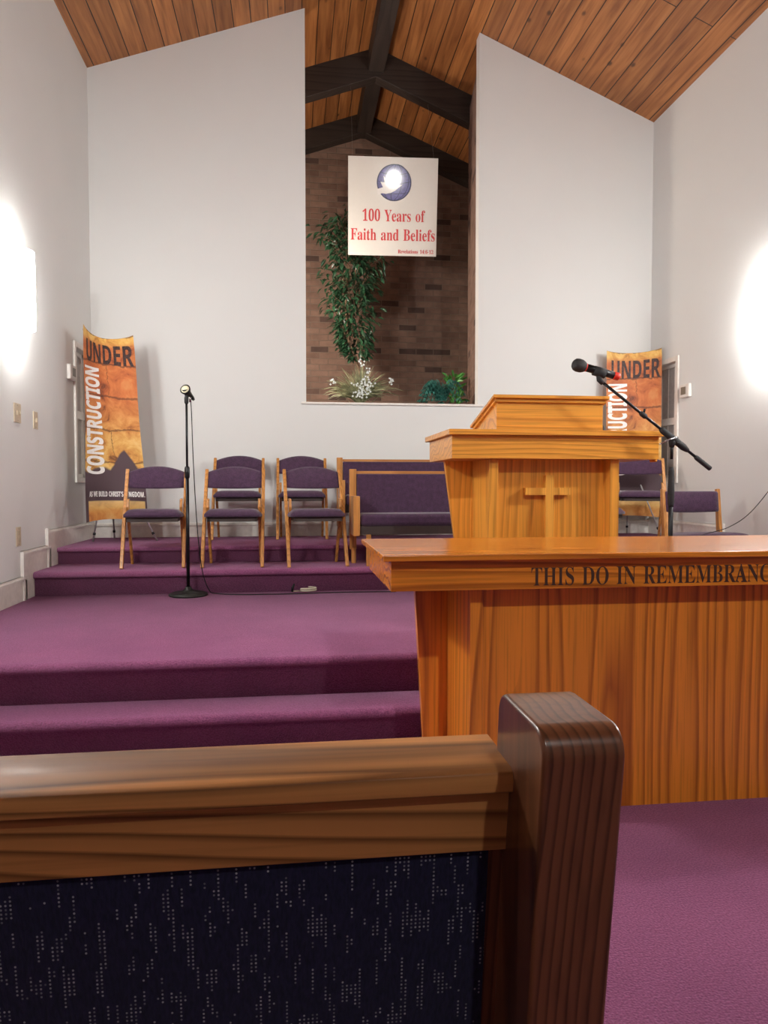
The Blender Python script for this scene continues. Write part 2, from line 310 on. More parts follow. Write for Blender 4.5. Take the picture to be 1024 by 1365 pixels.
# letter outlines (advance, loops), units of 1/500 em: 's' bold serif, 'h' bold sans
GLYPHS = '''{"s":{"-":[108,[[13,77,13,103,95,103,95,77]]],"0":[188,[[94,-3,75,-2,59,4,45,12,34,24,26,38,19,55,15,75,12,97,11,121,12,144,15,166,19,185,26,202,34,217,45,228,59,236,75,241,94,243,113,241,128,236,142,228,152,217,161,202,168,185,173,166,175,144,176,120,175,96,173,75,168,55,161,38,152,24,141,12,128,4,112,-2],[94,18,105,21,113,30,119,45,122,66,124,91,124,120,124,150,122,175,119,195,113,209,105,218,94,221,83,218,75,209,70,195,66,175,64,150,63,120,64,91,66,66,70,45,75,30,83,21]]],"1":[188,[[33,0,33,18,60,18,65,18,70,20,73,22,75,26,76,32,77,40,77,208,69,198,61,190,54,183,47,177,40,174,34,173,28,174,24,176,20,180,17,185,15,191,14,198,21,200,29,203,37,206,46,210,55,216,66,224,89,241,127,241,127,40,127,33,128,28,130,24,133,20,138,18,144,18,171,18,171,0]]],"2":[188,[[12,0,12,35,61,85,74,99,85,111,93,123,100,133,105,143,109,153,111,164,113,174,113,186,112,197,110,207,106,214,101,219,94,222,87,223,77,221,69,216,63,208,59,197,57,182,56,165,44,165,34,168,25,172,18,178,14,187,13,198,14,206,17,213,21,220,28,227,36,232,46,237,58,240,72,242,87,243,110,241,129,236,144,228,155,217,162,203,164,187,163,180,162,172,160,165,156,157,152,149,146,140,138,131,130,121,119,110,107,98,93,84,77,69,44,37,122,37,128,38,134,40,140,43,144,48,147,53,150,60,152,71,172,71,171,0]]],"4":[188,[[60,0,60,18,70,18,77,18,84,20,89,22,94,26,96,33,97,42,97,62,4,62,4,83,100,240,146,240,146,85,181,85,181,62,146,62,146,42,147,33,150,26,154,22,160,20,167,18,174,18,178,18,178,0],[28,85,97,85,97,143,97,153,98,164,98,175,98,187,99,197,100,208,95,197,87,183,79,169,73,160]]],"6":[188,[[98,-3,82,-2,68,2,55,9,43,19,33,31,26,47,20,65,16,86,15,111,16,129,18,146,21,163,26,178,31,192,39,205,47,216,57,225,69,233,81,239,95,242,111,243,124,243,136,241,146,238,153,234,160,230,164,224,168,219,170,213,170,206,169,200,166,193,161,188,154,183,143,181,130,180,130,187,129,193,128,200,127,206,124,212,122,217,118,220,113,223,108,223,95,221,85,213,76,200,69,183,65,161,62,135,67,138,73,141,80,143,89,145,98,147,109,147,128,145,144,139,158,129,168,115,174,98,176,78,174,55,167,36,156,19,141,7,122,-1],[99,19,107,20,114,25,120,32,124,43,126,57,127,74,126,91,124,104,119,114,113,121,105,125,96,127,90,126,84,124,77,121,71,118,66,114,62,110,64,81,67,58,73,40,81,28,90,21]]],":":[90,[[45,139,39,140,35,141,30,144,27,149,25,155,24,162,25,170,27,175,30,180,35,182,39,184,45,185,50,184,55,182,60,180,63,175,65,170,66,162,65,155,63,149,60,144,55,141,50,140],[45,-5,39,-4,35,-2,30,1,27,5,25,11,24,18,25,26,27,31,30,36,35,38,39,40,45,41,50,40,55,38,60,36,63,31,65,26,66,18,65,11,63,5,60,1,55,-2,50,-4]]],"A":[218,[[-4,0,-4,9,2,10,7,12,12,15,16,20,20,28,25,37,103,233,112,233,192,43,197,32,201,24,206,17,210,13,215,10,222,9,222,0,115,0,115,9,130,11,139,15,142,23,141,27,139,33,136,41,126,66,52,66,39,35,38,29,37,24,40,16,48,11,62,9,64,9,64,0],[57,80,121,80,88,160]]],"B":[221,[[8,0,8,9,18,10,26,12,31,16,35,22,37,30,37,41,37,184,37,193,36,200,35,206,32,211,29,214,26,216,21,218,15,219,8,219,8,228,110,228,159,222,188,204,198,175,192,151,174,134,143,124,180,112,202,92,209,66,207,47,199,30,186,17,168,8,145,2,119,0],[91,126,94,126,110,127,123,130,132,136,138,145,141,157,142,173,142,186,139,198,135,206,128,212,119,216,108,217,101,216,97,215,94,212,92,208,91,203,91,195],[111,12,124,13,134,18,142,25,146,34,149,48,150,64,149,81,145,94,139,104,129,110,116,114,99,116,91,116,91,33,91,26,93,20,95,17,99,14,104,13]]],"C":[234,[[128,-5,107,-4,87,1,69,10,53,21,39,36,28,52,20,71,15,92,13,114,15,136,20,157,28,175,39,192,53,206,69,217,88,226,108,231,130,233,146,231,164,227,184,220,187,219,190,218,194,218,201,219,206,224,210,233,218,233,218,154,210,154,201,173,191,190,178,203,164,214,149,220,133,222,99,210,79,173,72,113,79,57,102,23,139,12,152,13,166,16,179,22,192,30,203,41,214,53,224,44,198,17,166,0]]],"D":[248,[[10,0,10,9,19,10,27,12,31,15,34,20,36,27,37,37,37,187,36,199,34,207,30,213,25,217,17,219,7,219,7,228,111,228,148,224,178,215,203,198,220,176,231,148,234,114,221,51,181,13,114,0],[111,12,131,15,147,23,160,37,168,57,174,83,175,115,168,171,147,205,111,217,104,216,98,214,95,212,93,207,91,201,91,192,91,36,91,28,93,21,95,17,98,14,104,13]]],"E":[221,[[7,0,7,8,18,9,26,11,31,15,35,20,37,28,38,39,38,184,37,197,35,207,31,213,26,216,18,219,8,219,8,228,199,228,199,160,192,160,188,179,180,193,170,203,156,210,138,214,116,215,109,215,104,215,100,214,97,213,95,211,93,208,92,205,92,200,91,194,91,123,97,123,110,124,121,128,130,134,136,144,141,157,144,173,152,173,152,59,144,59,142,72,140,82,137,91,132,98,127,103,120,107,113,109,103,111,93,111,91,111,91,34,92,26,93,21,96,17,100,15,107,14,115,14,131,14,145,16,157,19,167,24,177,30,185,37,193,47,200,58,206,72,215,72,201,0]]],"F":[202,[[8,0,8,9,18,10,26,13,31,17,35,23,37,31,37,42,37,187,37,198,34,206,31,212,25,215,17,218,7,219,7,228,197,228,197,160,189,160,186,173,182,184,178,193,172,200,164,206,155,210,144,213,130,215,115,216,109,215,104,215,100,215,97,214,94,213,93,211,92,208,91,204,91,199,91,124,95,124,109,125,120,129,128,135,134,145,139,157,142,173,151,173,151,59,142,59,139,77,135,91,128,100,120,107,108,111,94,112,91,112,91,40,91,33,92,26,94,21,96,17,100,14,105,12,111,10,119,9,128,9,128,0]]],"H":[262,[[8,0,8,9,18,10,26,12,31,16,35,21,37,30,37,40,37,189,37,199,35,207,31,212,26,216,18,218,8,219,8,228,121,228,121,219,113,218,107,217,102,216,98,214,95,211,93,208,92,203,91,197,91,189,91,125,171,125,171,189,171,197,170,203,169,208,167,211,164,214,160,216,155,217,149,218,141,219,141,228,254,228,254,219,243,218,235,215,230,212,227,207,225,199,225,189,225,40,225,30,227,22,231,16,236,12,243,10,254,9,254,0,141,0,141,9,151,10,159,12,165,15,168,21,170,29,171,40,171,110,91,110,91,40,92,30,94,21,97,16,102,12,110,10,121,9,121,0]]],"I":[130,[[7,0,7,9,17,10,25,13,31,16,34,21,37,28,38,38,38,193,37,203,35,209,32,214,26,217,18,218,7,219,7,228,122,228,122,219,112,218,103,217,98,214,94,209,92,203,91,193,91,39,92,32,92,27,94,22,96,18,99,15,103,13,108,11,115,10,123,9,123,0]]],"M":[317,[[7,0,7,9,17,10,25,12,31,16,35,21,37,29,38,40,38,191,37,198,37,203,35,208,33,211,30,214,26,216,21,218,15,219,7,219,7,228,92,228,158,71,225,228,309,228,309,219,299,218,292,215,286,212,283,206,281,199,280,189,280,43,280,34,281,27,282,21,284,17,287,14,291,12,295,10,301,9,308,9,308,0,198,0,198,9,205,10,211,11,216,12,220,15,223,18,225,22,226,27,227,34,227,42,227,199,144,0,135,0,53,194,53,40,54,29,56,20,60,15,66,11,74,9,85,9,85,0]]],"N":[247,[[201,-5,53,175,53,39,54,29,56,21,59,15,65,12,73,10,83,9,83,0,9,0,9,9,16,9,22,10,27,12,31,14,34,17,36,21,37,26,38,32,38,39,38,194,28,206,22,213,18,217,16,218,13,219,9,219,9,228,78,228,195,84,195,189,195,196,194,202,193,207,191,211,188,214,184,216,179,217,173,218,166,219,166,228,240,228,240,219,229,218,222,216,217,212,213,207,212,199,211,188,211,-5]]],"O":[263,[[130,-5,114,-4,99,-1,84,4,71,11,58,19,47,29,37,40,29,53,22,67,18,82,15,97,14,114,15,130,18,146,22,161,29,175,37,187,47,199,59,209,71,217,85,224,100,229,116,232,133,233,149,232,164,229,179,224,192,217,204,209,216,199,225,188,234,175,240,162,245,147,248,131,249,114,248,97,245,82,240,67,234,53,225,40,215,29,204,19,191,11,177,4,163,-1,147,-4],[132,6,164,18,183,54,190,114,188,146,183,173,174,194,162,209,147,219,130,222,98,210,79,174,73,114,74,81,80,55,89,34,101,18,115,9]]],"R":[236,[[8,0,8,9,18,10,26,12,31,16,35,21,37,30,37,40,37,189,37,199,35,207,31,212,26,216,18,218,8,219,8,228,108,228,139,226,164,221,184,213,197,201,206,186,209,167,203,143,186,124,157,112,216,25,220,20,223,16,226,13,230,11,234,9,239,9,240,9,240,0,169,0,101,106,91,106,91,40,92,30,94,21,97,16,102,12,110,10,121,9,121,0],[91,117,102,117,118,118,130,122,140,129,146,139,150,152,152,168,147,194,134,210,112,216,104,215,99,214,95,211,93,207,91,201,91,193]]],"S":[195,[[21,-5,21,79,31,79,38,57,46,39,56,25,68,15,82,9,98,7,110,9,120,12,128,18,135,26,138,35,139,45,136,58,127,70,112,80,81,95,64,105,49,116,38,126,31,138,26,151,25,166,26,179,29,191,34,201,40,211,48,218,58,225,68,229,80,232,92,233,99,233,107,232,115,231,123,229,132,227,141,224,146,223,150,222,155,223,158,227,160,233,170,233,170,160,161,160,157,172,153,182,147,192,140,201,132,208,124,214,115,219,106,221,97,222,86,221,77,218,70,213,64,207,61,199,60,190,61,182,64,175,69,168,75,162,84,157,94,151,127,136,139,130,150,123,159,117,166,109,171,102,175,94,178,86,179,76,180,66,179,53,175,40,169,29,162,19,152,11,140,4,127,-1,112,-4,96,-5,90,-5,85,-5,79,-4,74,-3,68,-1,63,0,58,2,53,4,49,5,42,6,39,6,36,5,35,4,33,1,32,-2,31,-5]]],"T":[212,[[46,0,46,9,57,9,65,12,71,15,75,21,77,29,78,40,78,217,75,217,58,215,44,210,33,202,24,190,18,176,14,159,5,159,5,228,205,228,205,158,197,158,187,191,166,210,134,217,132,217,132,40,132,29,135,21,138,15,144,12,153,9,164,9,164,0]]],"Y":[213,[[51,0,51,9,61,10,69,12,74,16,78,21,80,30,80,40,80,89,23,193,17,203,12,210,7,215,0,218,-7,219,-7,228,103,228,103,219,98,219,92,219,87,218,83,216,80,214,79,211,78,208,78,205,80,201,82,196,124,113,167,183,171,191,173,198,174,204,171,212,163,217,149,219,147,219,147,228,220,228,220,219,214,218,209,216,204,212,200,208,196,202,191,196,134,102,134,40,135,30,137,21,140,16,145,12,153,10,164,9,164,0]]],"a":[172,[[127,-5,113,-3,104,5,100,17,84,5,67,-2,48,-4,37,-3,28,0,20,6,15,13,11,22,10,32,12,45,20,58,32,68,49,77,71,86,99,95,99,121,99,129,97,136,93,141,89,145,82,147,74,148,62,147,54,143,52,137,53,135,54,132,57,128,59,124,61,120,61,116,61,110,59,105,55,101,50,98,45,96,39,95,32,96,27,98,22,102,19,106,17,112,16,118,17,126,20,133,25,139,31,145,38,150,47,154,57,157,69,159,81,159,103,158,119,153,132,146,140,136,145,122,146,105,146,31,147,26,147,22,147,20,148,18,150,17,152,17,155,18,157,19,160,21,165,14,153,3,141,-3],[76,17,79,17,83,18,87,20,91,23,95,27,99,32,99,85,77,76,64,61,59,42,61,28,66,20]]],"d":[185,[[70,-5,59,-4,48,0,39,5,30,13,23,22,17,33,13,46,11,59,10,74,11,90,13,105,18,119,24,131,32,141,41,149,51,154,61,158,73,159,88,157,100,151,111,140,111,200,111,207,109,212,106,215,102,217,96,219,88,220,88,228,160,228,160,38,160,30,161,24,162,20,165,17,170,15,177,14,177,5,157,4,136,1,111,-5,111,19,101,6,87,-2],[86,14,91,15,96,17,101,21,105,25,109,31,111,38,111,121,110,126,107,131,103,135,98,138,93,140,87,140,78,139,70,133,65,125,62,113,59,96,59,77,59,57,61,41,65,29,70,21,77,16]]],"e":[150,[[77,-5,64,-4,53,0,42,5,33,13,25,23,18,34,14,48,11,62,10,79,11,94,14,108,19,120,26,131,34,141,43,149,54,155,66,158,79,159,97,157,112,151,124,140,134,126,139,108,141,87,141,83,58,83,63,49,77,28,100,21,112,24,124,31,135,43,142,36,124,13,102,0],[58,96,101,96,101,107,100,120,99,131,97,139,93,144,88,147,81,148,68,143,61,128,58,102]]],"f":[107,[[7,0,7,8,13,9,17,10,20,11,22,13,24,15,25,17,26,21,26,28,26,37,26,138,8,138,8,155,26,155,26,177,28,193,33,207,42,218,54,226,69,231,87,232,100,231,111,228,120,223,126,216,130,208,132,200,131,193,129,188,126,183,122,180,117,178,112,178,107,178,102,180,98,183,95,186,93,190,92,195,93,200,94,205,96,210,98,213,99,216,98,219,95,221,90,222,84,221,79,219,77,215,75,210,74,203,74,195,74,155,102,155,102,138,74,138,74,33,74,24,76,17,79,13,83,10,90,9,100,8,100,0]]],"h":[190,[[9,0,9,8,15,9,19,10,22,13,25,16,26,21,26,28,26,199,26,206,25,211,23,215,20,217,15,219,9,220,9,228,74,228,74,133,88,148,103,156,122,159,146,153,160,135,165,106,165,28,166,22,167,17,169,13,172,10,176,9,182,8,182,0,101,0,101,8,103,8,111,10,116,17,118,28,118,108,117,117,116,124,115,129,112,133,107,135,101,136,91,134,82,128,74,118,74,28,74,22,75,17,77,13,80,10,84,9,90,8,90,0]]],"i":[99,[[50,181,44,182,38,184,32,188,28,193,26,199,25,206,26,213,28,219,32,224,38,228,44,231,50,232,57,231,63,228,68,224,72,219,75,213,76,206,75,199,72,193,68,188,63,184,57,182],[9,0,9,8,15,9,20,10,23,13,25,16,26,21,26,28,26,126,26,133,25,139,23,142,21,145,16,146,10,147,10,155,74,155,74,28,75,22,76,17,77,13,80,11,84,9,90,8,90,0]]],"l":[100,[[9,0,9,8,15,9,20,10,23,13,25,16,26,21,26,28,26,199,26,205,25,211,24,215,21,217,16,219,10,220,10,228,74,228,74,28,75,22,76,17,77,13,80,11,84,9,90,8,90,0]]],"n":[190,[[9,0,9,8,15,9,19,10,22,13,25,16,26,21,26,28,26,127,26,133,25,138,23,142,20,145,15,146,9,147,9,155,74,155,74,134,87,148,103,156,122,159,146,153,160,135,165,106,165,28,166,22,167,17,169,13,172,10,176,9,182,8,182,0,101,0,101,8,103,8,111,10,116,17,118,28,118,108,117,117,116,124,115,129,112,133,107,135,101,136,91,134,82,128,74,118,74,28,74,22,75,17,77,13,80,10,84,9,90,8,90,0]]],"o":[168,[[84,-5,70,-4,57,0,45,6,35,14,26,24,19,35,14,48,10,62,9,77,10,92,14,106,19,119,26,131,35,141,45,149,57,154,70,158,84,159,98,158,111,155,123,149,133,141,142,131,149,120,154,107,157,93,158,77,157,61,154,47,149,34,142,23,133,13,123,5,111,0,98,-4],[84,6,93,7,99,12,104,19,106,25,108,32,109,41,109,51,110,63,110,77,109,103,107,123,104,135,99,143,92,148,84,149,76,148,69,143,64,135,61,122,59,103,58,77,59,63,59,51,60,41,61,32,62,25,64,19,69,12,76,7]]],"r":[144,[[9,0,9,8,15,9,20,10,23,13,25,16,26,21,26,28,26,126,26,133,25,139,23,143,20,145,16,146,10,147,10,155,73,155,73,126,79,136,86,144,94,151,101,155,109,158,117,159,125,158,132,156,138,152,142,147,144,140,145,133,144,127,142,122,139,117,135,114,130,112,124,111,119,112,114,113,111,115,108,118,106,121,103,125,101,128,98,129,94,130,90,129,85,126,81,121,77,114,75,106,75,96,75,28,75,21,77,16,79,13,84,10,90,9,99,8,99,0]]],"s":[144,[[76,-5,66,-4,55,-2,43,3,41,4,39,4,37,4,32,3,28,0,26,-4,18,-4,18,53,27,53,30,40,36,29,43,19,52,13,61,9,70,7,78,8,84,10,89,13,93,18,95,23,96,29,94,38,88,46,78,52,53,65,43,71,34,77,27,85,22,92,19,101,18,110,20,123,25,135,32,145,43,153,56,158,71,160,74,159,78,159,83,158,88,157,93,155,99,154,103,153,106,152,110,153,113,156,115,160,122,160,122,111,114,111,110,122,105,131,98,139,91,144,83,147,75,148,68,148,62,146,58,143,55,139,53,135,52,130,53,125,55,120,58,116,62,113,67,109,73,106,96,95,106,89,114,83,121,76,125,68,128,58,129,47,127,32,122,20,114,9,103,1,90,-3]]],"t":[114,[[62,-5,50,-4,40,0,33,5,28,13,25,23,24,36,24,139,10,139,10,150,23,162,34,174,44,185,52,195,59,204,64,212,72,212,72,155,104,155,104,139,72,139,72,41,72,35,73,29,75,25,77,22,80,21,84,20,91,22,98,28,103,37,111,33,99,12,82,-1]]],"v":[153,[[71,-5,19,124,16,131,14,136,11,141,8,144,4,146,-1,147,-1,155,82,155,82,147,78,147,70,146,66,143,64,138,65,134,92,61,118,126,119,130,120,134,121,136,118,142,112,146,102,147,102,155,152,155,152,147,147,146,142,143,139,139,136,135,133,129,130,122,80,-5]]]},"h":{"'":[76,[[29,153,22,240,54,240,47,153]]],".":[90,[[45,-5,39,-4,35,-2,30,1,27,5,25,11,24,18,25,26,27,31,30,36,35,38,39,40,45,41,50,40,55,38,60,36,63,31,65,26,66,18,65,11,63,5,60,1,55,-2,50,-4]]],"A":[232,[[0,0,85,241,147,241,232,0,177,0,160,57,72,57,55,0],[85,100,147,100,130,155,125,170,120,188,116,203,111,187,106,168,102,155]]],"B":[226,[[30,0,30,240,105,240,134,238,158,234,177,226,191,215,199,199,202,179,201,166,198,155,192,144,185,136,176,131,165,127,165,126,173,124,180,121,187,117,193,113,198,107,202,100,205,91,207,81,208,70,205,49,197,32,184,18,167,8,145,2,120,0],[81,145,110,145,124,146,134,148,141,152,146,157,149,164,150,172,149,181,145,187,140,192,132,195,121,197,108,198,81,198],[81,42,114,42,128,43,138,46,146,51,151,57,154,65,155,75,154,83,151,90,146,96,138,101,127,104,112,104,81,104]]],"C":[214,[[127,-3,104,-2,84,3,66,12,52,23,40,38,31,55,25,74,21,96,19,120,21,143,25,164,33,184,43,201,55,215,71,227,89,236,109,241,132,243,144,243,156,241,168,239,180,235,191,231,202,226,186,185,177,189,168,193,159,196,150,199,141,200,132,201,114,198,99,191,87,179,79,163,74,143,72,119,73,96,78,76,86,60,98,48,113,41,132,39,142,39,152,40,161,42,171,45,182,48,193,52,193,9,183,5,172,2,162,0,151,-2,140,-3]]],"D":[248,[[30,0,30,240,105,240,129,238,151,234,171,226,188,216,202,203,214,187,222,168,227,147,229,122,225,85,214,55,195,31,169,14,136,3,98,0],[81,42,103,42,144,51,168,77,176,121,174,145,169,165,159,179,145,190,129,196,108,198,81,198]]],"E":[188,[[30,0,30,240,168,240,168,198,81,198,81,145,162,145,162,104,81,104,81,42,168,42,168,0]]],"G":[243,[[131,-3,98,0,70,11,48,28,32,52,23,83,19,120,21,144,26,166,34,185,45,202,59,217,77,228,97,236,119,241,145,243,157,243,170,241,182,239,194,236,205,233,216,228,199,188,191,191,183,194,174,197,164,199,155,200,144,201,130,200,117,196,106,191,96,183,88,174,81,162,76,149,73,135,72,119,73,104,75,90,78,78,83,66,90,57,98,49,108,44,120,40,134,39,141,39,147,39,153,40,167,42,167,92,121,92,121,135,216,135,216,10,204,6,191,3,177,0,163,-2,148,-3]]],"H":[257,[[30,0,30,240,81,240,81,146,176,146,176,240,227,240,227,0,176,0,176,103,81,103,81,0]]],"I":[131,[[11,0,11,29,40,42,40,197,11,211,11,240,120,240,120,211,91,197,91,42,120,29,120,0]]],"K":[223,[[30,0,30,240,81,240,81,130,91,144,94,149,98,154,101,158,166,240,222,240,139,134,223,0,165,0,102,101,81,86,81,0]]],"L":[190,[[30,0,30,240,81,240,81,42,178,42,178,0]]],"M":[317,[[30,0,30,240,99,240,156,56,157,56,217,240,286,240,286,0,239,0,239,113,239,121,239,130,240,140,241,168,241,188,240,188,178,0,132,0,74,188,73,188,73,183,73,176,74,168,75,139,75,129,75,120,76,111,76,0]]],"N":[273,[[30,0,30,240,94,240,198,60,199,60,199,71,198,82,198,93,197,104,197,115,197,126,197,240,243,240,243,0,178,0,74,181,73,181,73,170,74,158,75,147,75,136,75,124,76,113,76,0]]],"O":[267,[[134,-3,109,-2,88,4,69,12,54,24,41,38,32,55,25,75,21,97,19,121,21,144,25,166,32,185,41,202,54,217,69,228,88,237,109,242,134,243,158,242,180,237,198,228,213,217,226,202,236,185,242,166,246,144,248,120,246,96,242,75,236,55,226,38,213,24,198,12,180,4,158,-2],[134,39,153,42,169,49,180,61,188,77,193,97,194,120,193,144,188,163,180,180,169,192,153,199,134,201,114,199,99,192,87,180,79,163,74,144,73,120,74,97,79,77,87,61,99,49,114,42]]],"R":[222,[[30,0,30,240,100,240,130,238,154,232,172,222,185,208,193,190,196,168,195,157,193,148,190,139,185,131,179,124,173,118,166,113,159,108,151,104,222,0,165,0,108,92,81,92,81,0],[81,133,97,133,113,134,125,137,133,142,140,148,143,156,144,167,143,177,139,185,133,191,124,195,111,197,96,198,81,198]]],"S":[185,[[83,-3,59,-2,36,3,15,11,15,58,27,54,39,49,51,45,63,41,75,39,87,39,99,39,108,42,114,46,118,51,121,57,122,64,120,73,116,80,108,86,99,92,88,98,75,103,69,106,63,109,57,113,51,117,44,121,38,127,33,133,28,139,24,147,21,155,19,165,18,175,21,195,28,212,40,225,56,235,76,241,99,243,112,243,124,241,135,239,147,235,158,231,171,226,154,187,144,191,134,194,125,197,116,199,107,200,98,201,89,200,81,198,76,194,71,189,69,183,68,177,69,169,73,162,79,156,88,151,99,145,113,138,125,133,135,127,145,120,153,114,159,106,165,98,168,89,171,78,172,66,169,47,161,30,149,16,131,5,109,-1]]],"T":[194,[[72,0,72,197,7,197,7,240,188,240,188,197,123,197,123,0]]],"U":[254,[[126,-3,97,-1,72,7,53,21,40,39,31,60,29,85,29,240,79,240,79,93,81,75,85,61,91,51,101,45,113,41,127,39,142,41,154,45,163,52,170,63,173,76,175,93,175,240,225,240,225,85,224,69,220,54,214,40,206,27,195,17,181,8,166,2,147,-2]]],"W":[325,[[61,0,0,240,50,240,81,109,82,103,83,97,85,89,86,81,88,74,89,66,91,58,92,52,92,46,93,52,94,59,95,66,97,74,98,81,100,88,103,105,138,240,186,240,221,105,222,101,224,95,225,89,229,66,231,58,232,52,232,46,233,52,234,59,235,66,237,74,238,82,240,89,244,109,275,240,325,240,264,0,206,0,173,126,171,137,167,153,164,170,162,182,162,179,161,175,160,170,157,153,154,137,151,126,119,0]]]}}'''
# ------------------------------------------------------------------ mesh builder
class MB:
    def __init__(s): s.v = []; s.f = []; s.uv = None
    def add(s, vs, fs):
        n = len(s.v); s.v += [tuple(p) for p in vs]; s.f += [tuple(i + n for i in f) for f in fs]; return s
    def box(s, a, b):
        x0, y0, z0 = a; x1, y1, z1 = b
        return s.add([(x0, y0, z0), (x1, y0, z0), (x1, y1, z0), (x0, y1, z0), (x0, y0, z1), (x1, y0, z1), (x1, y1, z1), (x0, y1, z1)],
                     [(0, 3, 2, 1), (4, 5, 6, 7), (0, 1, 5, 4), (1, 2, 6, 5), (2, 3, 7, 6), (3, 0, 4, 7)])
    def hexa(s, p):   # 8 points, bottom ring then top ring
        return s.add(p, [(0, 3, 2, 1), (4, 5, 6, 7), (0, 1, 5, 4), (1, 2, 6, 5), (2, 3, 7, 6), (3, 0, 4, 7)])
    def prism(s, pts, axis, a, b):   # polygon in the two other axes extruded along axis
        n = len(pts)
        def P(p, t):
            return {'x': (t, p[0], p[1]), 'y': (p[0], t, p[1]), 'z': (p[0], p[1], t)}[axis]
        vs = [P(p, a) for p in pts] + [P(p, b) for p in pts]
        fs = [tuple(range(n)), tuple(range(2 * n - 1, n - 1, -1))] + [(i, i + n, (i + 1) % n + n, (i + 1) % n) for i in range(n)]
        return s.add(vs, fs)
    def bar(s, pts, w, t, side=(1, 0, 0)):   # rectangular section bar along points; w along side, t across
        side = Vector(side).normalized(); rings = []
        P = [Vector(p) for p in pts]
        for i, p in enumerate(P):
            d = (P[min(i + 1, len(P) - 1)] - P[max(i - 1, 0)]).normalized()
            up = d.cross(side).normalized()
            ww = w[i] if isinstance(w, (list, tuple)) else w; tt = t[i] if isinstance(t, (list, tuple)) else t
            rings.append([p + side * a * ww / 2 + up * c * tt / 2 for a, c in ((-1, -1), (1, -1), (1, 1), (-1, 1))])
        vs = [q for r in rings for q in r]; fs = [(0, 1, 2, 3), tuple(4 * (len(P) - 1) + k for k in (3, 2, 1, 0))]
        for i in range(len(P) - 1):
            for k in range(4):
                fs.append((4 * i + k, 4 * i + 4 + k, 4 * i + 4 + (k + 1) % 4, 4 * i + (k + 1) % 4))
        return s.add(vs, fs)
    def tube(s, pts, r, n=10):
        P = [Vector(p) for p in pts]; rings = []; u = None
        for i, p in enumerate(P):
            d = (P[min(i + 1, len(P) - 1)] - P[max(i - 1, 0)]).normalized()
            if u is None: u = d.orthogonal().normalized()
            u = (u - d * u.dot(d)); u = u.normalized() if u.length > 1e-6 else d.orthogonal().normalized()
            v = d.cross(u); rr = r[i] if isinstance(r, (list, tuple)) else r
            rings.append([p + (u * math.cos(2 * math.pi * k / n) + v * math.sin(2 * math.pi * k / n)) * rr for k in range(n)])
        vs = [q for g in rings for q in g]; fs = [tuple(range(n - 1, -1, -1)), tuple(n * (len(P) - 1) + k for k in range(n))]
        for i in range(len(P) - 1):
            for k in range(n):
                fs.append((n * i + k, n * i + (k + 1) % n, n * i + n + (k + 1) % n, n * i + n + k))
        return s.add(vs, fs)
    def lathe(s, prof, c=(0, 0, 0), n=32):   # prof: (r, z)
        vs = []; fs = []
        for r, z in prof:
            for k in range(n):
                a = 2 * math.pi * k / n; vs.append((c[0] + r * math.cos(a), c[1] + r * math.sin(a), c[2] + z))
        for i in range(len(prof) - 1):
            for k in range(n):
                fs.append((n * i + k, n * i + (k + 1) % n, n * i + n + (k + 1) % n, n * i + n + k))
        fs += [tuple(range(n - 1, -1, -1)), tuple(n * (len(prof) - 1) + k for k in range(n))]
        return s.add(vs, fs)
    def tf(s, mtx):
        s.v = [tuple(mtx @ Vector(p)) for p in s.v]; return s
def build(name, mb, m, parent=None, bevel=0, smooth=False, subsurf=0, loc=None, seg=2, fix=True):
    me = bpy.data.meshes.new(name); me.from_pydata(mb.v, [], mb.f)
    if fix:
        bm = bmesh.new(); bm.from_mesh(me); bmesh.ops.recalc_face_normals(bm, faces=bm.faces); bm.to_mesh(me); bm.free()
    if mb.uv:
        l = me.uv_layers.new(name='UVMap')
        for p in me.polygons:
            for li in p.loop_indices: l.data[li].uv = mb.uv(me.vertices[me.loops[li].vertex_index].co)
    me.materials.append(m)
    o = bpy.data.objects.new(name, me); COL.objects.link(o)
    if parent: o.parent = parent
    if loc: o.location = loc
    if bevel:
        b = o.modifiers.new('b', 'BEVEL'); b.width = bevel; b.segments = seg; b.limit_method = 'ANGLE'; b.angle_limit = R(35); b.harden_normals = True
    if subsurf:
        q = o.modifiers.new('s', 'SUBSURF'); q.levels = subsurf; q.render_levels = subsurf
    if smooth or bevel:
        for p in me.polygons: p.use_smooth = True
        if not smooth or bevel:
            try: me.set_sharp_from_angle(angle=R(40))
            except Exception: pass
    return o
def tag(o, label=None, cat=None, group=None, kind=None):
    if label: o['label'] = label
    if cat: o['category'] = cat
    if group: o['group'] = group
    if kind: o['kind'] = kind
    return o
def thing(name, loc, label, cat, group=None, rz=0):
    o = bpy.data.objects.new(name, None); COL.objects.link(o); o.location = loc; o.rotation_euler = (0, 0, rz)
    o.empty_display_size = .1
    return tag(o, label, cat, group)
def struct(name, mb, m, **kw):
    return tag(build(name, mb, m, **kw), kind='structure')
def copy_tree(o, parent=None):
    c = o.copy(); COL.objects.link(c); c.parent = parent
    for ch in [x for x in o.children]: copy_tree(ch, c)
    return c
GL = json.loads(GLYPHS)
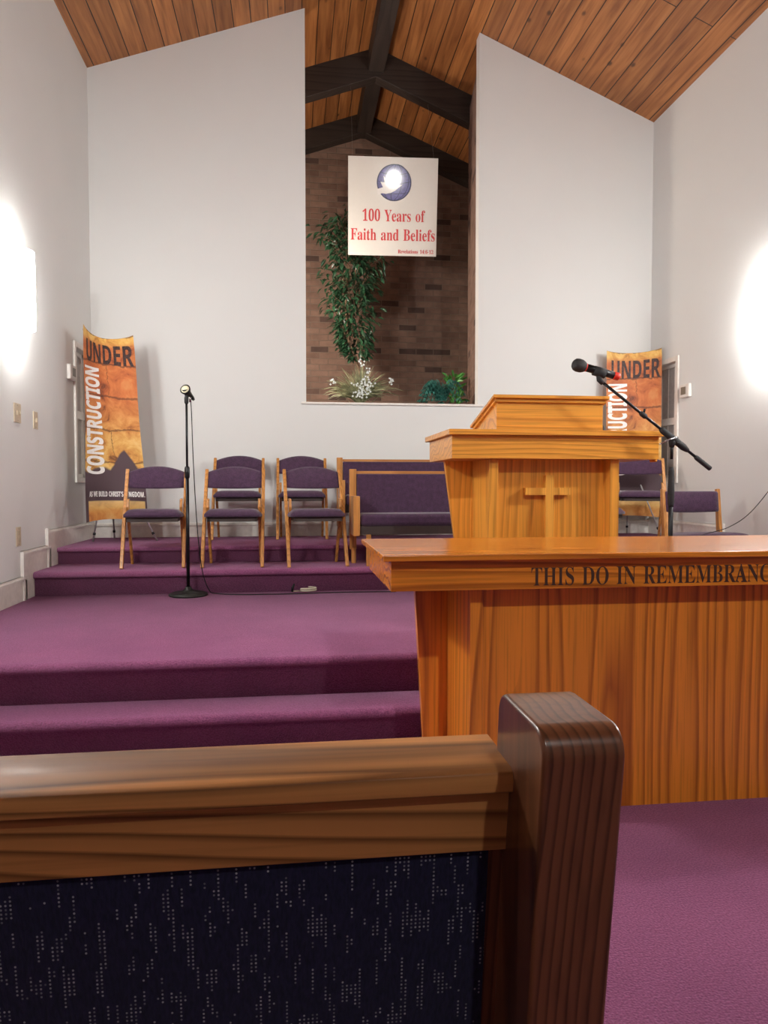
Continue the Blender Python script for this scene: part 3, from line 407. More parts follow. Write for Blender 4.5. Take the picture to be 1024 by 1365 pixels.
def text_mesh(txt, fam, size, squeeze=1.0, space=0.0, fat=0.0, align='C', extrude=.0006, wordspace=.25):
    """a filled, slightly thick text mesh in the XY plane, returned as a bpy mesh"""
    cu = bpy.data.curves.new('t', 'CURVE'); cu.dimensions = '2D'; cu.fill_mode = 'BOTH'; cu.extrude = extrude; cu.offset = fat
    x = 0; k = size / 500.0
    for ch in txt:
        if ch == ' ': x += wordspace * size * squeeze; continue
        adv, loops = GL[fam][ch]
        for L in loops:
            sp_ = cu.splines.new('POLY'); n = len(L) // 2; sp_.points.add(n - 1)
            for i in range(n): sp_.points[i].co = (x + L[2 * i] * k * squeeze, L[2 * i + 1] * k, 0, 1)
            sp_.use_cyclic_u = True
        x += adv * k * squeeze + space * size
    o = bpy.data.objects.new('t', cu)
    me = bpy.data.meshes.new_from_object(o); bpy.data.objects.remove(o)
    dx = {'C': x / 2, 'L': 0, 'R': x}[align]
    for v in me.vertices: v.co.x -= dx
    return me, x
def place_text(name, me, m, parent, mtx):
    me.transform(mtx); me.materials.clear(); me.materials.append(m)
    o = bpy.data.objects.new(name, me); COL.objects.link(o); o.parent = parent
    return o

# ------------------------------------------------------------------ measured room (metres)
XL, XR, YB = -1.70, 3.36, 6.40            # chancel side walls and back wall
RX, RZ = .86, 5.47                        # ridge
def roof(x): return RZ - (.352 * (RX - x) if x < RX else .412 * (x - RX))
P0, P1, P2, P3 = .15, .325, .485, .605    # tread heights
NL, NR, NB = -3.7, 5.4, -8.0              # nave
def nosed(x0, x1, yr, yb, z0, z1, over=.038, nose=.045):
    yn = yr - over; r = nose / 2
    pts = [(yr, z0), (yr, z1 - nose)]
    for k in range(7):
        a = R(-90 + 30 * k); pts.append((yn + r - r * math.cos(a), z1 - r + r * math.sin(a)))
    pts += [(yb, z1), (yb, z0)]
    return MB().prism(pts, 'x', x0, x1)
struct('floor', MB().box((NL, NB, -.1), (NR, 3.1, 0)), M['carpet'])
struct('carpeted_step', nosed(XL, XR, 2.865, 3.10, 0, P0), M['carpet'], smooth=True)
struct('carpeted_platform', nosed(XL, XR, 3.065, 5.0, 0, P1), M['carpet'], smooth=True)
struct('carpeted_step', nosed(XL, XR, 4.93, 5.46, P1 - .1, P2, .028, .045), M['carpet'], smooth=True)
struct('carpeted_platform', nosed(XL, XR, 5.41, YB + .05, P2 - .1, P3, .024, .035), M['carpet'], smooth=True)

# ceiling (planks run along the room)
c = MB()
def slab(x0, x1):
    c.hexa([(x0, NB, roof(x0)), (x1, NB, roof(x1)), (x1, 8.9, roof(x1)), (x0, 8.9, roof(x0)),
            (x0, NB, roof(x0) + .12), (x1, NB, roof(x1) + .12), (x1, 8.9, roof(x1) + .12), (x0, 8.9, roof(x0) + .12)])
slab(NL - .1, RX); slab(RX, NR + .1)
c.uv = lambda p: ((p.x - RX) * 1.06 + (20.03 if p.x > RX else 20.0), p.y + 30)
struct('ceiling', c, M['planks'])
tag(build('ridge_beam', MB().box((RX - .08, NB, RZ - .24), (RX + .08, 8.72, RZ + .02)), M['ridge'], bevel=.006), kind='structure')
def chevron(y0, y1, depth, x0, x1):
    pts = [(x0, roof(x0) + .02), (RX, RZ + .02), (x1, roof(x1) + .02), (x1, roof(x1) - depth), (RX, RZ - depth), (x0, roof(x0) - depth)]
    return MB().prism(pts, 'y', y0, y1)
tag(build('rafter_beam', chevron(7.30, 7.43, .29, -.62, 3.0), M['beam'], bevel=.006), kind='structure')
tag(build('rafter_beam', chevron(8.56, 8.71, .23, -.62, 3.0), M['beam'], bevel=.006), kind='structure')

# walls
WY0, WY1, WZ0, WZ1 = 5.93, 6.32, 1.12, 2.15       # the small side windows
def side_wall(name, xa, xb):
    z1 = max(roof(xa), roof(xb)) + .03
    m = MB().box((xa, 1.9, 0), (xb, WY0, z1)).box((xa, WY1, 0), (xb, 8.9, z1))
    m.box((xa, WY0, 0), (xb, WY1, WZ0)).box((xa, WY0, WZ1), (xb, WY1, z1))
    return struct(name, m, M['wall'])
side_wall('wall_left', XL - .14, XL); side_wall('wall_right', XR, XR + .14)
OX0, OX1, OZ = .125, 1.690, 1.797
wb = MB()
wb.prism([(XL, 0), (OX0, 0), (OX0, roof(OX0) + .03), (XL, roof(XL) + .03)], 'y', YB, YB + .11)
wb.prism([(OX1, 0), (XR, 0), (XR, roof(XR) + .03), (OX1, roof(OX1) + .03)], 'y', YB, YB + .11)
wb.box((OX0, YB, 0), (OX1, YB + .11, OZ - .018))
struct('wall_back', wb, M['wall'])
struct('trim_1', MB().box((OX0 - .045, YB - .022, OZ - .020), (OX1 + .05, YB + .13, OZ)), M['trim'], bevel=.004)   # sill board
# nave shell behind the camera
struct('wall_nave_left', MB().box((NL - .1, NB, 0), (NL, 1.9, 4.0)), M['wall'])
struct('wall_nave_right', MB().box((NR, NB, 0), (NR + .1, 1.9, 3.8)), M['wall'])
struct('wall_rear', MB().prism([(NL, 0), (NR, 0), (NR, roof(NR) + .03), (RX, RZ + .03), (NL, roof(NL) + .03)], 'y', NB - .1, NB), M['wall'])
struct('wall_front_left', MB().prism([(NL - .1, 0), (XL, 0), (XL, roof(XL) + .03), (NL - .1, roof(NL - .1) + .03)], 'y', 1.8, 1.9), M['wall'])
struct('wall_front_right', MB().prism([(XR, 0), (NR + .1, 0), (NR + .1, roof(NR + .1) + .03), (XR, roof(XR) + .03)], 'y', 1.8, 1.9), M['wall'])
# brick alcove behind the opening
def bricked(name, mb, uv): mb.uv = uv; return struct(name, mb, M['brick'])
bricked('wall_alcove_back', MB().prism([(-.7, 1.5), (3.1, 1.5), (3.1, roof(3.1)), (RX, RZ), (-.7, roof(-.7))], 'y', 8.70, 8.82), lambda p: (p.x + 3, p.z))
bricked('wall_alcove_left', MB().box((-.72, YB + .11, 1.5), (-.60, 8.75, 5.0)), lambda p: (p.y, p.z))
bricked('wall_alcove_right', MB().box((3.0, YB + .11, 1.5), (3.12, 8.75, 4.75)), lambda p: (p.y, p.z))
pr_ = MB().prism([(1.715, YB + .115), (1.845, 7.42), (2.5, 7.42), (2.5, YB + .115)], 'z', 1.5, 4.95)
bricked('brick_pier', pr_, lambda p: (p.y * 1.02 + p.x * .25, p.z))
struct('floor_alcove', MB().box((-.7, YB + .1, 1.60), (3.1, 8.75, 1.70)), M['soil'])

# baseboards: stepped along the side walls, straight along the back
def side_base(name, x, s):
    xa, xb = (x, x + s * .012); m = MB()
    def seg(y0, y1, z0, z1, capped=True):
        m.box((min(xa, xb), y0, z0), (max(xa, xb), y1, z1))
        if capped:
            xc = x + s * .020; m.box((min(x, xc), y0, z1 - .024), (max(x, xc), y1, z1 - .012)); xd = x + s * .016
            m.box((min(x, xd), y0, z1 - .012), (max(x, xd), y1, z1))
    seg(3.0, 4.80, P1, P1 + .155); seg(4.73, 5.26, P1, P2 + .155); seg(5.19, YB, P1, P3 + .140)
    for y in (4.73, 5.19):                    # upright end pieces of the casing
        z = {4.73: P2, 5.19: P3}[y]
        m.box((min(x, x + s * .019), y - .003, {4.73: P1, 5.19: P2}[y]), (max(x, x + s * .019), y + .028, z + .15))
    return struct(name, m, M['trim'])
side_base('baseboard_left', XL, 1); side_base('baseboard_right', XR, -1)
bb = MB().box((XL, YB - .018, P3), (XR, YB, P3 + .125)).box((XL, YB - .030, P3 + .100), (XR, YB, P3 + .112)).box((XL, YB - .024, P3 + .112), (XR, YB, P3 + .124))
struct('baseboard_back', bb, M['trim'], bevel=.002)

# side windows (night outside)
def window(name, x, s):
    m = MB(); xi = x; xo = x + s * .016
    a, b_ = min(xi, xo), max(xi, xo); w_ = .042
    m.box((a, WY0 - w_, WZ0 - w_), (b_, WY0, WZ1 + w_)).box((a, WY1, WZ0 - w_), (b_, min(WY1 + w_, YB), WZ1 + w_))
    m.box((a, WY0, WZ1), (b_, WY1, WZ1 + w_)).box((a, WY0, WZ0 - w_), (b_, WY1, WZ0))
    o = struct(name, m, M['trim'], bevel=.002)
    xs = sorted((x - s * .05, x - s * .085)); g = MB()
    g.box((xs[0], WY0, WZ0), (xs[1], WY0 + .028, WZ1)).box((xs[0], WY1 - .028, WZ0), (xs[1], WY1, WZ1))
    g.box((xs[0], WY0, WZ1 - .03), (xs[1], WY1, WZ1)).box((xs[0], WY0, WZ0), (xs[1], WY1, WZ0 + .03))
    zm = 1.635; g.box((xs[0] - .01, WY0, zm - .032), (xs[1] + .01, WY1, zm + .032))
    build('window_frame', g, M['trim'], o, bevel=.002)
    q = MB()
    for yy in (WY0 + .03 + (WY1 - WY0 - .06) / 3, WY0 + .03 + (WY1 - WY0 - .06) * 2 / 3):
        q.box((xs[0] + .012, yy - .007, WZ0 + .03), (xs[1] - .008, yy + .007, WZ1 - .03))
    build('muntin', q, M['trim'], o)
    build('window_pane', MB().box(((xs[0] + xs[1]) / 2 - .003, WY0 + .01, WZ0 + .01), ((xs[0] + xs[1]) / 2 + .003, WY1 - .01, WZ1 - .01)), M['night'], o)
window('window_1', XL, 1); window('window_2', XR, -1)

# ------------------------------------------------------------------ wall fittings
def sconce(x, y, s, label, group=None):
    t = thing('wall_sconce', (x, y, 2.25), label, 'wall light', group)
    m = MB(); n = 14; r = .14
    prof = []
    for k in range(n + 1):
        a = R(-90 + 180 * k / n); prof.append((s * (.004 + r * .92 * math.cos(a)), .13 * math.sin(a)))
    inner = [(s * .004 + (px - s * .004) * .94, py * .94) for px, py in prof]
    for (pa, pb) in ((prof, inner),):
        vs = [(px, py, z) for z in (-.235, .235) for px, py in pa] + [(px, py, z) for z in (-.235, .235) for px, py in pb]
        k = n + 1; fs = []
        for i in range(n):
            fs += [(i, i + 1, k + i + 1, k + i), (2 * k + i + 1, 2 * k + i, 3 * k + i, 3 * k + i + 1),
                   (i + 1, i, 2 * k + i, 2 * k + i + 1), (k + i, k + i + 1, 3 * k + i + 1, 3 * k + i)]
        m.add(vs, fs)
    build('shade', m, M['sconce'], t, fix=False)
    build('back_plate', MB().box((min(0, s * .008), -.11, -.20), (max(0, s * .008), .11, .20)), M['whitep'], t, bevel=.002)
    return t
sconce(XL, 4.66, 1, 'glowing frosted half-round sconce on the left wall above the light switches')
sconce(XR, 4.70, -1, 'glowing frosted half-round sconce on the right wall at the photo edge')
sconce(XL, 2.55, 1, 'second glowing sconce of the left wall, nearer the nave')
sconce(XR, 2.55, -1, 'second glowing sconce of the right wall, nearer the nave')

def plate(name, x, s, y0, y1, z0, z1, label, cat, kind):
    yc, zc = (y0 + y1) / 2, (z0 + z1) / 2; hy, hz = (y1 - y0) / 2, (z1 - z0) / 2
    t = thing(name, (x, yc, zc), label, cat)
    def bx(y0, z0, y1, z1, d0, d1): return MB().box((min(s * d0, s * d1), y0, z0), (max(s * d0, s * d1), y1, z1))
    build('cover_plate', bx(-hy, -hz, hy, hz, 0, .006), M['almond'], t, bevel=.002)
    if kind == 'switch':
        n = 2 if hy > .045 else 1
        for i in range(n):
            y = (i - (n - 1) / 2) * .045
            build('toggle', bx(y - .005, -.012, y + .005, .014, .006, .016), M['almond_dk'], t, bevel=.001)
    elif kind == 'outlet':
        for z in (-.022, .022): build('socket', bx(-.014, z - .014, .014, z + .014, .006, .009), M['almond_dk'], t, bevel=.001)
    for z in (-hz * .8, hz * .8):
        build('screw', bx(-.003, z - .003, .003, z + .003, .006, .0075), M['chrome'], t)
    return t
plate('light_switch', XL, 1, 4.655, 4.765, 1.445, 1.565, 'wider almond double light switch on left wall, nearer the sconce', 'light switch', 'switch')
plate('light_switch', XL, 1, 4.985, 5.065, 1.430, 1.545, 'narrow almond single light switch on left wall, nearer the banner', 'light switch', 'switch')
plate('electrical_outlet', XL, 1, 4.655, 4.730, .675, .795, 'almond electrical outlet low on left wall above the stepped baseboard', 'outlet', 'outlet')
def thermostat(x, s, y, z, label):
    t = thing('thermostat', (x, y, z), label, 'thermostat')
    def bx(y0, z0, y1, z1, d0, d1): return MB().box((min(s * d0, s * d1), y0, z0), (max(s * d0, s * d1), y1, z1))
    build('case', bx(-.075, -.058, .075, .058, 0, .032), M['whitep'], t, bevel=.010)
    build('display', bx(-.030, -.030, .045, .034, .032, .034), M['display'], t)
thermostat(XL, 1, 5.79, 1.925, 'white thermostat on left wall beside the window behind the banner')
thermostat(XR, -1, 5.76, 1.865, 'white thermostat on right wall beside the right window')

# ------------------------------------------------------------------ hanging anniversary sign
def ray(u, v):
    q = cam.rotation_euler.to_matrix()
    return (q @ Vector(((u - 512) / F_PX, -(v - 682.5) / F_PX, -1))).normalized()
SC = Vector((1.000, 7.10, 3.815))
hot = CAM + ray(525, 238) * ((7.14 - CAM.y) / ray(525, 238).y)
for _ in range(8):      # tilt of the board, as it catches the spotlight
    nrm = ((CAM - hot).normalized() + (LAMP - hot).normalized()).normalized()
    r_ = ray(525, 238); hot = CAM + r_ * ((SC - CAM).dot(nrm) / r_.dot(nrm))
ex = Vector((0, 0, 1)).cross(nrm).normalized(); ey = nrm.cross(ex).normalized()
SM = Matrix((ex, ey, nrm)).transposed().to_4x4(); SM.translation = SC
SW, SH = .885, .920
sg = bpy.data.objects.new('hanging_sign', None); COL.objects.link(sg); sg.matrix_world = SM
tag(sg, 'glossy white anniversary sign with red lettering hanging in the brick alcove', 'sign')
build('board', MB().box((-SW / 2, -SH / 2, -.006), (SW / 2, SH / 2, 0)), M['sign'], sg, bevel=.001)
T = Matrix.Translation
def fit(me, x, width):   # squeeze a text mesh to a width
    k = width / x
    for v in me.vertices: v.co.x *= k
    return me
def words(parent, txt, fam, size, width, m, mtx, name='lettering', left=False, fat=0.0, ref=None):
    """one part per word, the whole line squeezed to a width"""
    me, tot = text_mesh(txt, fam, size, align='L'); bpy.data.meshes.remove(me)
    if ref: me, r_ = text_mesh(ref, fam, size, align='L'); bpy.data.meshes.remove(me); k = width / r_
    else: k = width / tot
    ws = txt.split(' '); pos = 0
    for i, w_ in enumerate(ws):
        pre = ' '.join(ws[:i]) + (' ' if i else '')
        if pre: me, pos = text_mesh(pre, fam, size, align='L'); bpy.data.meshes.remove(me)
        me, x = text_mesh(w_, fam, size, align='L', fat=fat)
        for v in me.vertices: v.co.x = (v.co.x + pos) * k - (0 if left else width / 2)
        place_text(name, me, m, parent, mtx)
words(sg, '100 Years of', 's', .235, .620, M['redink'], T((.005, -.135, .0012)))
words(sg, 'Faith and Beliefs', 's', .235, .850, M['redink'], T((.005, -.315, .0012)))
words(sg, 'Revelations 14:6-12', 's', .075, .360, M['redink'], T((.235, -.435, .0012)))
gc = (.010, .225); gr = .168
def disc(r0, r1, z0, z1, n=64):
    m = MB(); vs = []
    for z in (z0, z1):
        for r in ((r0, r1) if r0 else (r1,)):
            vs += [(gc[0] + r * math.cos(2 * math.pi * k / n), gc[1] + r * math.sin(2 * math.pi * k / n), z) for k in range(n)]
    if not r0:
        return m.add(vs, [tuple(range(n)), tuple(range(2 * n - 1, n - 1, -1))] + [(k, (k + 1) % n, n + (k + 1) % n, n + k) for k in range(n)])
    fs = []
    for k in range(n):
        j = (k + 1) % n
        fs += [(2 * n + k, 2 * n + j, 3 * n + j, 3 * n + k), (k, n + k, n + j, j), (n + k, 3 * n + k, 3 * n + j, n + j), (k, j, 2 * n + j, 2 * n + k)]
    return m.add(vs, fs)
build('globe_emblem', disc(0, gr, .0, .0015), M['blueink'], sg)
gl = disc(gr - .007, gr + .003, .0005, .0024)
def arc(pts, w_=.0055, z=.0022):
    vs = []; fs = []
    for i, p in enumerate(pts):
        a = pts[max(i - 1, 0)]; b2 = pts[min(i + 1, len(pts) - 1)]; dx, dy = b2[0] - a[0], b2[1] - a[1]; L = math.hypot(dx, dy) or 1
        nx, ny = -dy / L * w_ / 2, dx / L * w_ / 2
        vs += [(p[0] + nx, p[1] + ny, z), (p[0] - nx, p[1] - ny, z)]
    for i in range(len(pts) - 1): fs.append((2 * i, 2 * i + 2, 2 * i + 3, 2 * i + 1))
    gl.add(vs, fs)
for q in (-.62, -.12, .45, .85):
    arc([(gc[0] + q * gr * math.cos(R(t)) + .02 * math.sin(R(t)), gc[1] + gr * math.sin(R(t))) for t in range(-88, 89, 8)])
for q in (-.45, .12, .60):
    h = math.sqrt(1 - q * q)
    arc([(gc[0] + gr * h * math.cos(R(t)), gc[1] + gr * q - gr * .16 * math.sin(R(t))) for t in range(0, 181, 12)])
build('globe_lines', gl, M['darkink'], sg, fix=False)
dv = [(-.165, -.02), (-.10, .00), (-.125, .05), (-.085, .045), (-.095, .105), (-.055, .06), (-.045, .115), (-.015, .055), (-.005, .02),
      (.03, .04), (.045, .02), (.09, .025), (.05, -.005), (.02, -.03), (-.02, -.05), (-.07, -.06), (-.11, -.055), (-.15, -.075)]
build('dove_emblem', MB().prism([(gc[0] + x_ * 1.0 - .01, gc[1] + y_ - .045) for x_, y_ in dv], 'z', .001, .0036), M['dove'], sg)
for sx in (-.40, .40):
    p = Vector((sx, SH / 2 - .01, -.003)); up = SM.inverted() @ Vector((SC.x + sx * .99, 7.345, roof(SC.x + sx) - .27))
    build('hanging_wire', MB().tube([p, up], .0005, 5), M['alu'], sg)

# ------------------------------------------------------------------ carved communion table
t = thing('communion_table', (1.20, 2.40, 0), 'wide honey oak communion table with carved lettering on its front, before the carpeted steps', 'table')
def L(a): return (a[0] - 1.20, a[1] - 2.40, a[2])
def tb(a, b): return MB().box(L(a), L(b))
build('table_top', tb((.262, 2.055, .829), (2.138, 2.725, .847)), M['oak_x'], t, bevel=.003)
build('apron', tb((.290, 2.095, .735), (2.110, 2.690, .829)), M['oak_x'], t, bevel=.0015)
build('front_panel', tb((.59, 2.185, 0), (1.81, 2.215, .735)), M['oak_z'], t)
for s_ in (0, 1):
    m = lambda x: (2.40 - x) if s_ else x
    x0, x1 = sorted((m(.549), m(.591)))
    build('wing_panel', tb((x0, 2.162, 0), (x1, 2.49, .735)), M['oak_z'], t, bevel=.002)
    # tapered transverse panel behind the wing
    xs = [m(.428), m(.470), m(.60), m(.60)]
    q = [L((xs[0], 2.49, .735)), L((xs[1], 2.49, 0)), L((xs[2], 2.49, 0)), L((xs[2], 2.49, .735))]
    q2 = [(p[0], p[1] + .035, p[2]) for p in q]
    build('tapered_panel', MB().hexa([q[1], q[2], q2[2], q2[1], q[0], q[3], q2[3], q2[0]]), M['oak_z'], t, bevel=.002)
build('back_panel', tb((.60, 2.49, 0), (1.80, 2.52, .735)), M['oak_z'], t)
words(t, 'THIS DO IN REMEMBRANCE OF ME', 's', .122, .755, M['ink'], T(L((.722, 2.0946, .7455))) @ Matrix.Rotation(R(90), 4, 'X'), 'carved_lettering', True, -.0005, 'THIS DO IN REMEMBRAN')

# ------------------------------------------------------------------ pulpit
t = thing('pulpit', (1.33, 3.76, P1), 'tall golden oak pulpit with a carved cross and sloping book rest', 'pulpit')
def L(a): return (a[0] - 1.33, a[1] - 3.76, a[2] - P1)
def tb(a, b): return MB().box(L(a), L(b))
build('shelf_top', tb((.762, 3.43, 1.303), (1.885, 4.07, 1.331)), M['gold_x'], t, bevel=.003)
build('shelf_apron', tb((.783, 3.46, 1.187), (1.868, 4.04, 1.303)), M['gold_x'], t, bevel=.0015)
build('front_panel', tb((1.02, 3.585, P1), (1.63, 3.61, 1.187)), M['gold_z'], t)
for s_ in (0, 1):
    m = lambda x: (2.658 - x) if s_ else x
    x0, x1 = sorted((m(.984), m(1.032)))
    build('wing_panel', tb((x0, 3.50, P1), (x1, 3.84, 1.187)), M['gold_z'], t, bevel=.002)
    xs = [m(.828), m(.945), m(1.01)]
    q = [L((xs[0], 3.84, 1.187)), L((xs[1], 3.84, P1)), L((xs[2], 3.84, P1)), L((xs[2], 3.84, 1.187))]
    q2 = [(p[0], p[1] + .035, p[2]) for p in q]
    build('tapered_panel', MB().hexa([q[1], q[2], q2[2], q2[1], q[0], q[3], q2[3], q2[0]]), M['gold_z'], t, bevel=.002)
cp = [(1.297, .40), (1.340, .40), (1.340, 1.004), (1.431, 1.004), (1.431, 1.041), (1.340, 1.041), (1.340, 1.106), (1.297, 1.106), (1.297, 1.041), (1.190, 1.041), (1.190, 1.004), (1.297, 1.004)]
build('carved_cross', MB().prism([(x_ - 1.33, z_ - P1) for x_, z_ in cp], 'y', 3.543 - 3.76, 3.585 - 3.76), M['cross'], t)
# book rest: wedge box with a sloping top board
yF, yBk = 3.46, 3.93; zF, zB = 1.507, 1.392
def zt(y): return zF + (zB - zF) * (y - yF) / (yBk - yF)
a = 1.018 - 1.33; b_ = 1.578 - 1.33
pts = [(3.49 - 3.76, 1.331 - P1), (3.49 - 3.76, zt(3.49) - .030 - P1), (3.90 - 3.76, zt(3.90) - .030 - P1), (3.90 - 3.76, 1.331 - P1)]
build('book_rest_box', MB().prism(pts, 'x', a, b_), M['gold_x'], t, bevel=.0015)
def board(x0, x1, y0, y1, d0, d1):
    return MB().prism([(y0 - 3.76, zt(y0) - d1 - P1), (y1 - 3.76, zt(y1) - d1 - P1), (y1 - 3.76, zt(y1) - d0 - P1), (y0 - 3.76, zt(y0) - d0 - P1)], 'x', x0 - 1.33, x1 - 1.33)
build('book_rest_top', board(.993, 1.600, 3.46, 3.93, 0, .017), M['gold_x'], t, bevel=.003)
build('book_rest_molding', board(1.005, 1.590, 3.475, 3.915, .017, .032), M['gold_x'], t, bevel=.002)
bk = MB().box(L((1.868, 3.50, 1.175)), L((1.884, 3.56, 1.300)))
build('corner_block', bk, M['gold_z'], t, bevel=.006)
build('screw', MB().tube([L((1.876, 3.494, 1.235)), L((1.876, 3.501, 1.235))], .006, 10), M['chrome'], t)
o = build('paper_sheet', MB().box((-.06, -.04, 0), (.06, .04, .006)), M['paper'], bevel=.001, loc=(.945, 3.80, 1.331)); o.rotation_euler.z = R(6)
tag(o, 'small stack of white paper lying on the pulpit shelf left of the book rest', 'paper')
o = build('desk_clip', MB().lathe([(.001, 0), (.020, 0), (.022, .012), (.014, .034), (.006, .040), (.001, .041)], n=16), M['blackrub'], smooth=True, loc=(1.622, 3.60, 1.331))
tag(o, 'small black knob on the pulpit shelf right of the book rest', 'knob')

# ------------------------------------------------------------------ front pew (seen from behind)
t = thing('church_pew', (-.70, .47, 0), 'dark stained church pew with navy woven upholstery in the foreground', 'pew')
def shear(y, z): return y + .135 * (.89 - z)
def prof(pts, x0, x1): return MB().prism([(shear(y, z) - .47, z) for y, z in pts], 'x', x0 + .70, x1 + .70)
XP0 = -1.9
build('top_rail', prof([(.470, .798), (.4585, .798), (.4575, .8425), (.4535, .8435), (.4495, .8450), (.4490, .8535), (.4515, .8585), (.4565, .8605), (.520, .8605), (.527, .857), (.530, .850), (.530, .798)], XP0 + .03, .1475), M['pew_x'], t, bevel=.0008)
def rounded(y0, y1, z0, z1, rf, rb):
    pts = [(y0, z0)]
    for k in range(9): a_ = R(180 - 90 * k / 8); pts.append((y0 + rf + rf * math.cos(a_), z1 - rf + rf * math.sin(a_)))
    for k in range(7): a_ = R(90 - 90 * k / 6); pts.append((y1 - rb + rb * math.cos(a_), z1 - rb + rb * math.sin(a_)))
    return pts + [(y1, z0)]
for x0, x1 in ((.1455, .1975), (XP0, XP0 + .05)):
    build('end_post', prof(rounded(.398, .492, 0, .905, .020, .014), x0, x1), M['pew_z'], t, bevel=.003)
build('back_cushion', prof([(.466, .33), (.464, .34), (.464, .805), (.50, .805), (.50, .33)], XP0 + .05, .135), M['navy'], t)
build('back_board', prof([(.470, .05), (.470, .34), (.520, .34), (.520, .80), (.535, .80), (.535, .05)], XP0 + .05, .146), M['pew_x'], t)
build('stile', prof([(.4655, .05), (.4655, .80), (.50, .80), (.50, .05)], .133, .147), M['pew_z'], t)
build('seat', MB().box((XP0 + .75, .12, .36), (.84, .52, .44)), M['navy'], t, bevel=.02)

# ------------------------------------------------------------------ folding chairs
def make_chair(name, label, flat=False, w_=.43):
    t = thing(name, (0, 0, 0), label, 'chair'); hw = w_ / 2 - .011
    y0, y1 = -.17, .17
    if flat:
        for s in (-1, 1):
            build('side_post', MB().bar([(s * hw, y1 - .01, 0), (s * hw, y1 - .02, .38), (s * hw, y1 + .012, .705)], .026, [.034, .042, .028]), M['chair_wood'], t, bevel=.004)
            build('front_leg', MB().bar([(s * (hw + .012), -.20, 0), (s * (hw + .012), -.20, .335)], .028, .034), M['chair_wood'], t, bevel=.004)
    for s in () if flat else (-1, 1):
        x = s * hw
        m = MB().bar([(x, y0, 0), (x, y0 + .155, .335), (x, y1, .685 if not flat else .70)], .024, [.028, .038, .026])
        build('side_post', m, M['chair_wood'], t, bevel=.004)
        xi = s * (hw - .024)
        m = MB().bar([(xi, .165, 0), (xi, .075, .20), (xi, .005, .35), (xi, -.022, .42), (xi, -.010, .462), (xi, .018, .470)], .019, [.026, .032, .036, .036, .030, .016])
        build('rear_leg', m, M['chair_wood'], t, bevel=.004)
    # upholstered backrest, gently curved in plan, arched on top
    m = MB(); n = 14; vs = []
    for i in range(n + 1):
        u = -1 + 2 * i / n; x = u * (hw - .010); zt_ = .668 + (0 if flat else .042 * (1 - u * u) ** 1.0) + (.02 if flat else 0); zb = .552 - .006 * (1 - u * u) - (.01 if flat else 0)
        for z, dy in ((zb, -.014), (zb + .012, -.020), (zt_ - .014, -.020), (zt_, -.010), (zt_, .006), (zb, .006)):
            yy = y1 - (.10 if flat else .485) * (.69 - z) + .010 + .022 * (1 - u * u); vs.append((x, yy + dy, z))
    fs = [tuple(range(5, -1, -1)), tuple(6 * n + k for k in range(6))]
    for i in range(n):
        for k in range(6): fs.append((6 * i + k, 6 * i + (k + 1) % 6, 6 * i + 6 + (k + 1) % 6, 6 * i + 6 + k))
    m.add(vs, fs); build('backrest', m, M['fabric'], t, smooth=True)
    # domed seat cushion
    m = MB(); nx, ny = 12, 10; vs = []; fs = []
    def sx(u, v): return u * (hw - .004 - .02 * max(0, v) + (.040 - .022 * v if flat else 0)) * (1 - .03 * v * v)
    for lay in (0, 1):
        for j in range(ny + 1):
            for i in range(nx + 1):
                u = -1 + 2 * i / nx; v = -1 + 2 * j / ny
                e = (1 - abs(u) ** 6) * (1 - abs(v) ** 5); z = .352 + (.014 + .040 * max(0, e) ** .5 if lay else -.004 * 0)
                rr = 1 - .05 * abs(u * v) ** 3
                vs.append((sx(u, v) * rr, (-.005 + v * .185) * rr, z + (.006 * (-v) if lay else 0)))
    K = (nx + 1) * (ny + 1)
    for j in range(ny):
        for i in range(nx):
            q = j * (nx + 1) + i; fs += [(q, q + nx + 1, q + nx + 2, q + 1), (K + q, K + q + 1, K + q + nx + 2, K + q + nx + 1)]
    edge = [i for i in range(nx + 1)] + [j * (nx + 1) + nx for j in range(1, ny + 1)] + [ny * (nx + 1) + i for i in range(nx - 1, -1, -1)] + [j * (nx + 1) for j in range(ny - 1, 0, -1)]
    for a_, b2 in zip(edge, edge[1:] + edge[:1]): fs.append((a_, b2, K + b2, K + a_))
    m.add(vs, fs); build('seat', m, M['fabric'], t, smooth=True)
    m = MB().box((-hw + .035, -.165, .320), (hw - .035, -.140, .352)).box((-hw + .035, .130, .320), (hw - .035, .150, .352)).box((-hw + .035, -.165, .345), (hw - .035, .15, .353))
    m.box((-hw + .035, -.165, .320), (-hw + .055, .15, .352)).box((hw - .055, -.165, .320), (hw - .035, .15, .352))
    build('seat_frame', m, M['darkpot'], t)
    return t
FC = 'folding chairs with plum upholstery on the platforms'
chair = make_chair('folding_chair', 'plum folding chair standing between the left banner and the straight microphone stand')
chair['group'] = FC
spots = [((-.965, 5.20, P2), 4, None),
         ((-.415, 5.175, P2), 0, 'plum folding chair of the front row, middle of the three front left chairs'),
         ((.160, 5.135, P2), 6, 'plum folding chair of the front row right beside the upholstered benches'),
         ((-.455, 6.14, P3), 0, 'plum folding chair by the back wall, behind the middle front chair'),
         ((.080, 6.12, P3), 0, 'plum folding chair by the back wall, next to the rear bench'),
         ((2.27, 5.17, P2), 46, 'plum folding chair turned sideways, mostly hidden behind the right side of the pulpit'),
         ((2.965, 5.80, P3), -20, 'plum folding chair in front of the right banner, seen under the pulpit shelf')]
for i, (loc, rz, lab) in enumerate(spots):
    o = chair if i == 0 else copy_tree(chair)
    o.location = loc; o.rotation_euler.z = R(rz)
    if lab: o['label'] = lab
o = make_chair('side_chair', 'straight-backed plum chair at far right under the right wall sconce', flat=True, w_=.455)
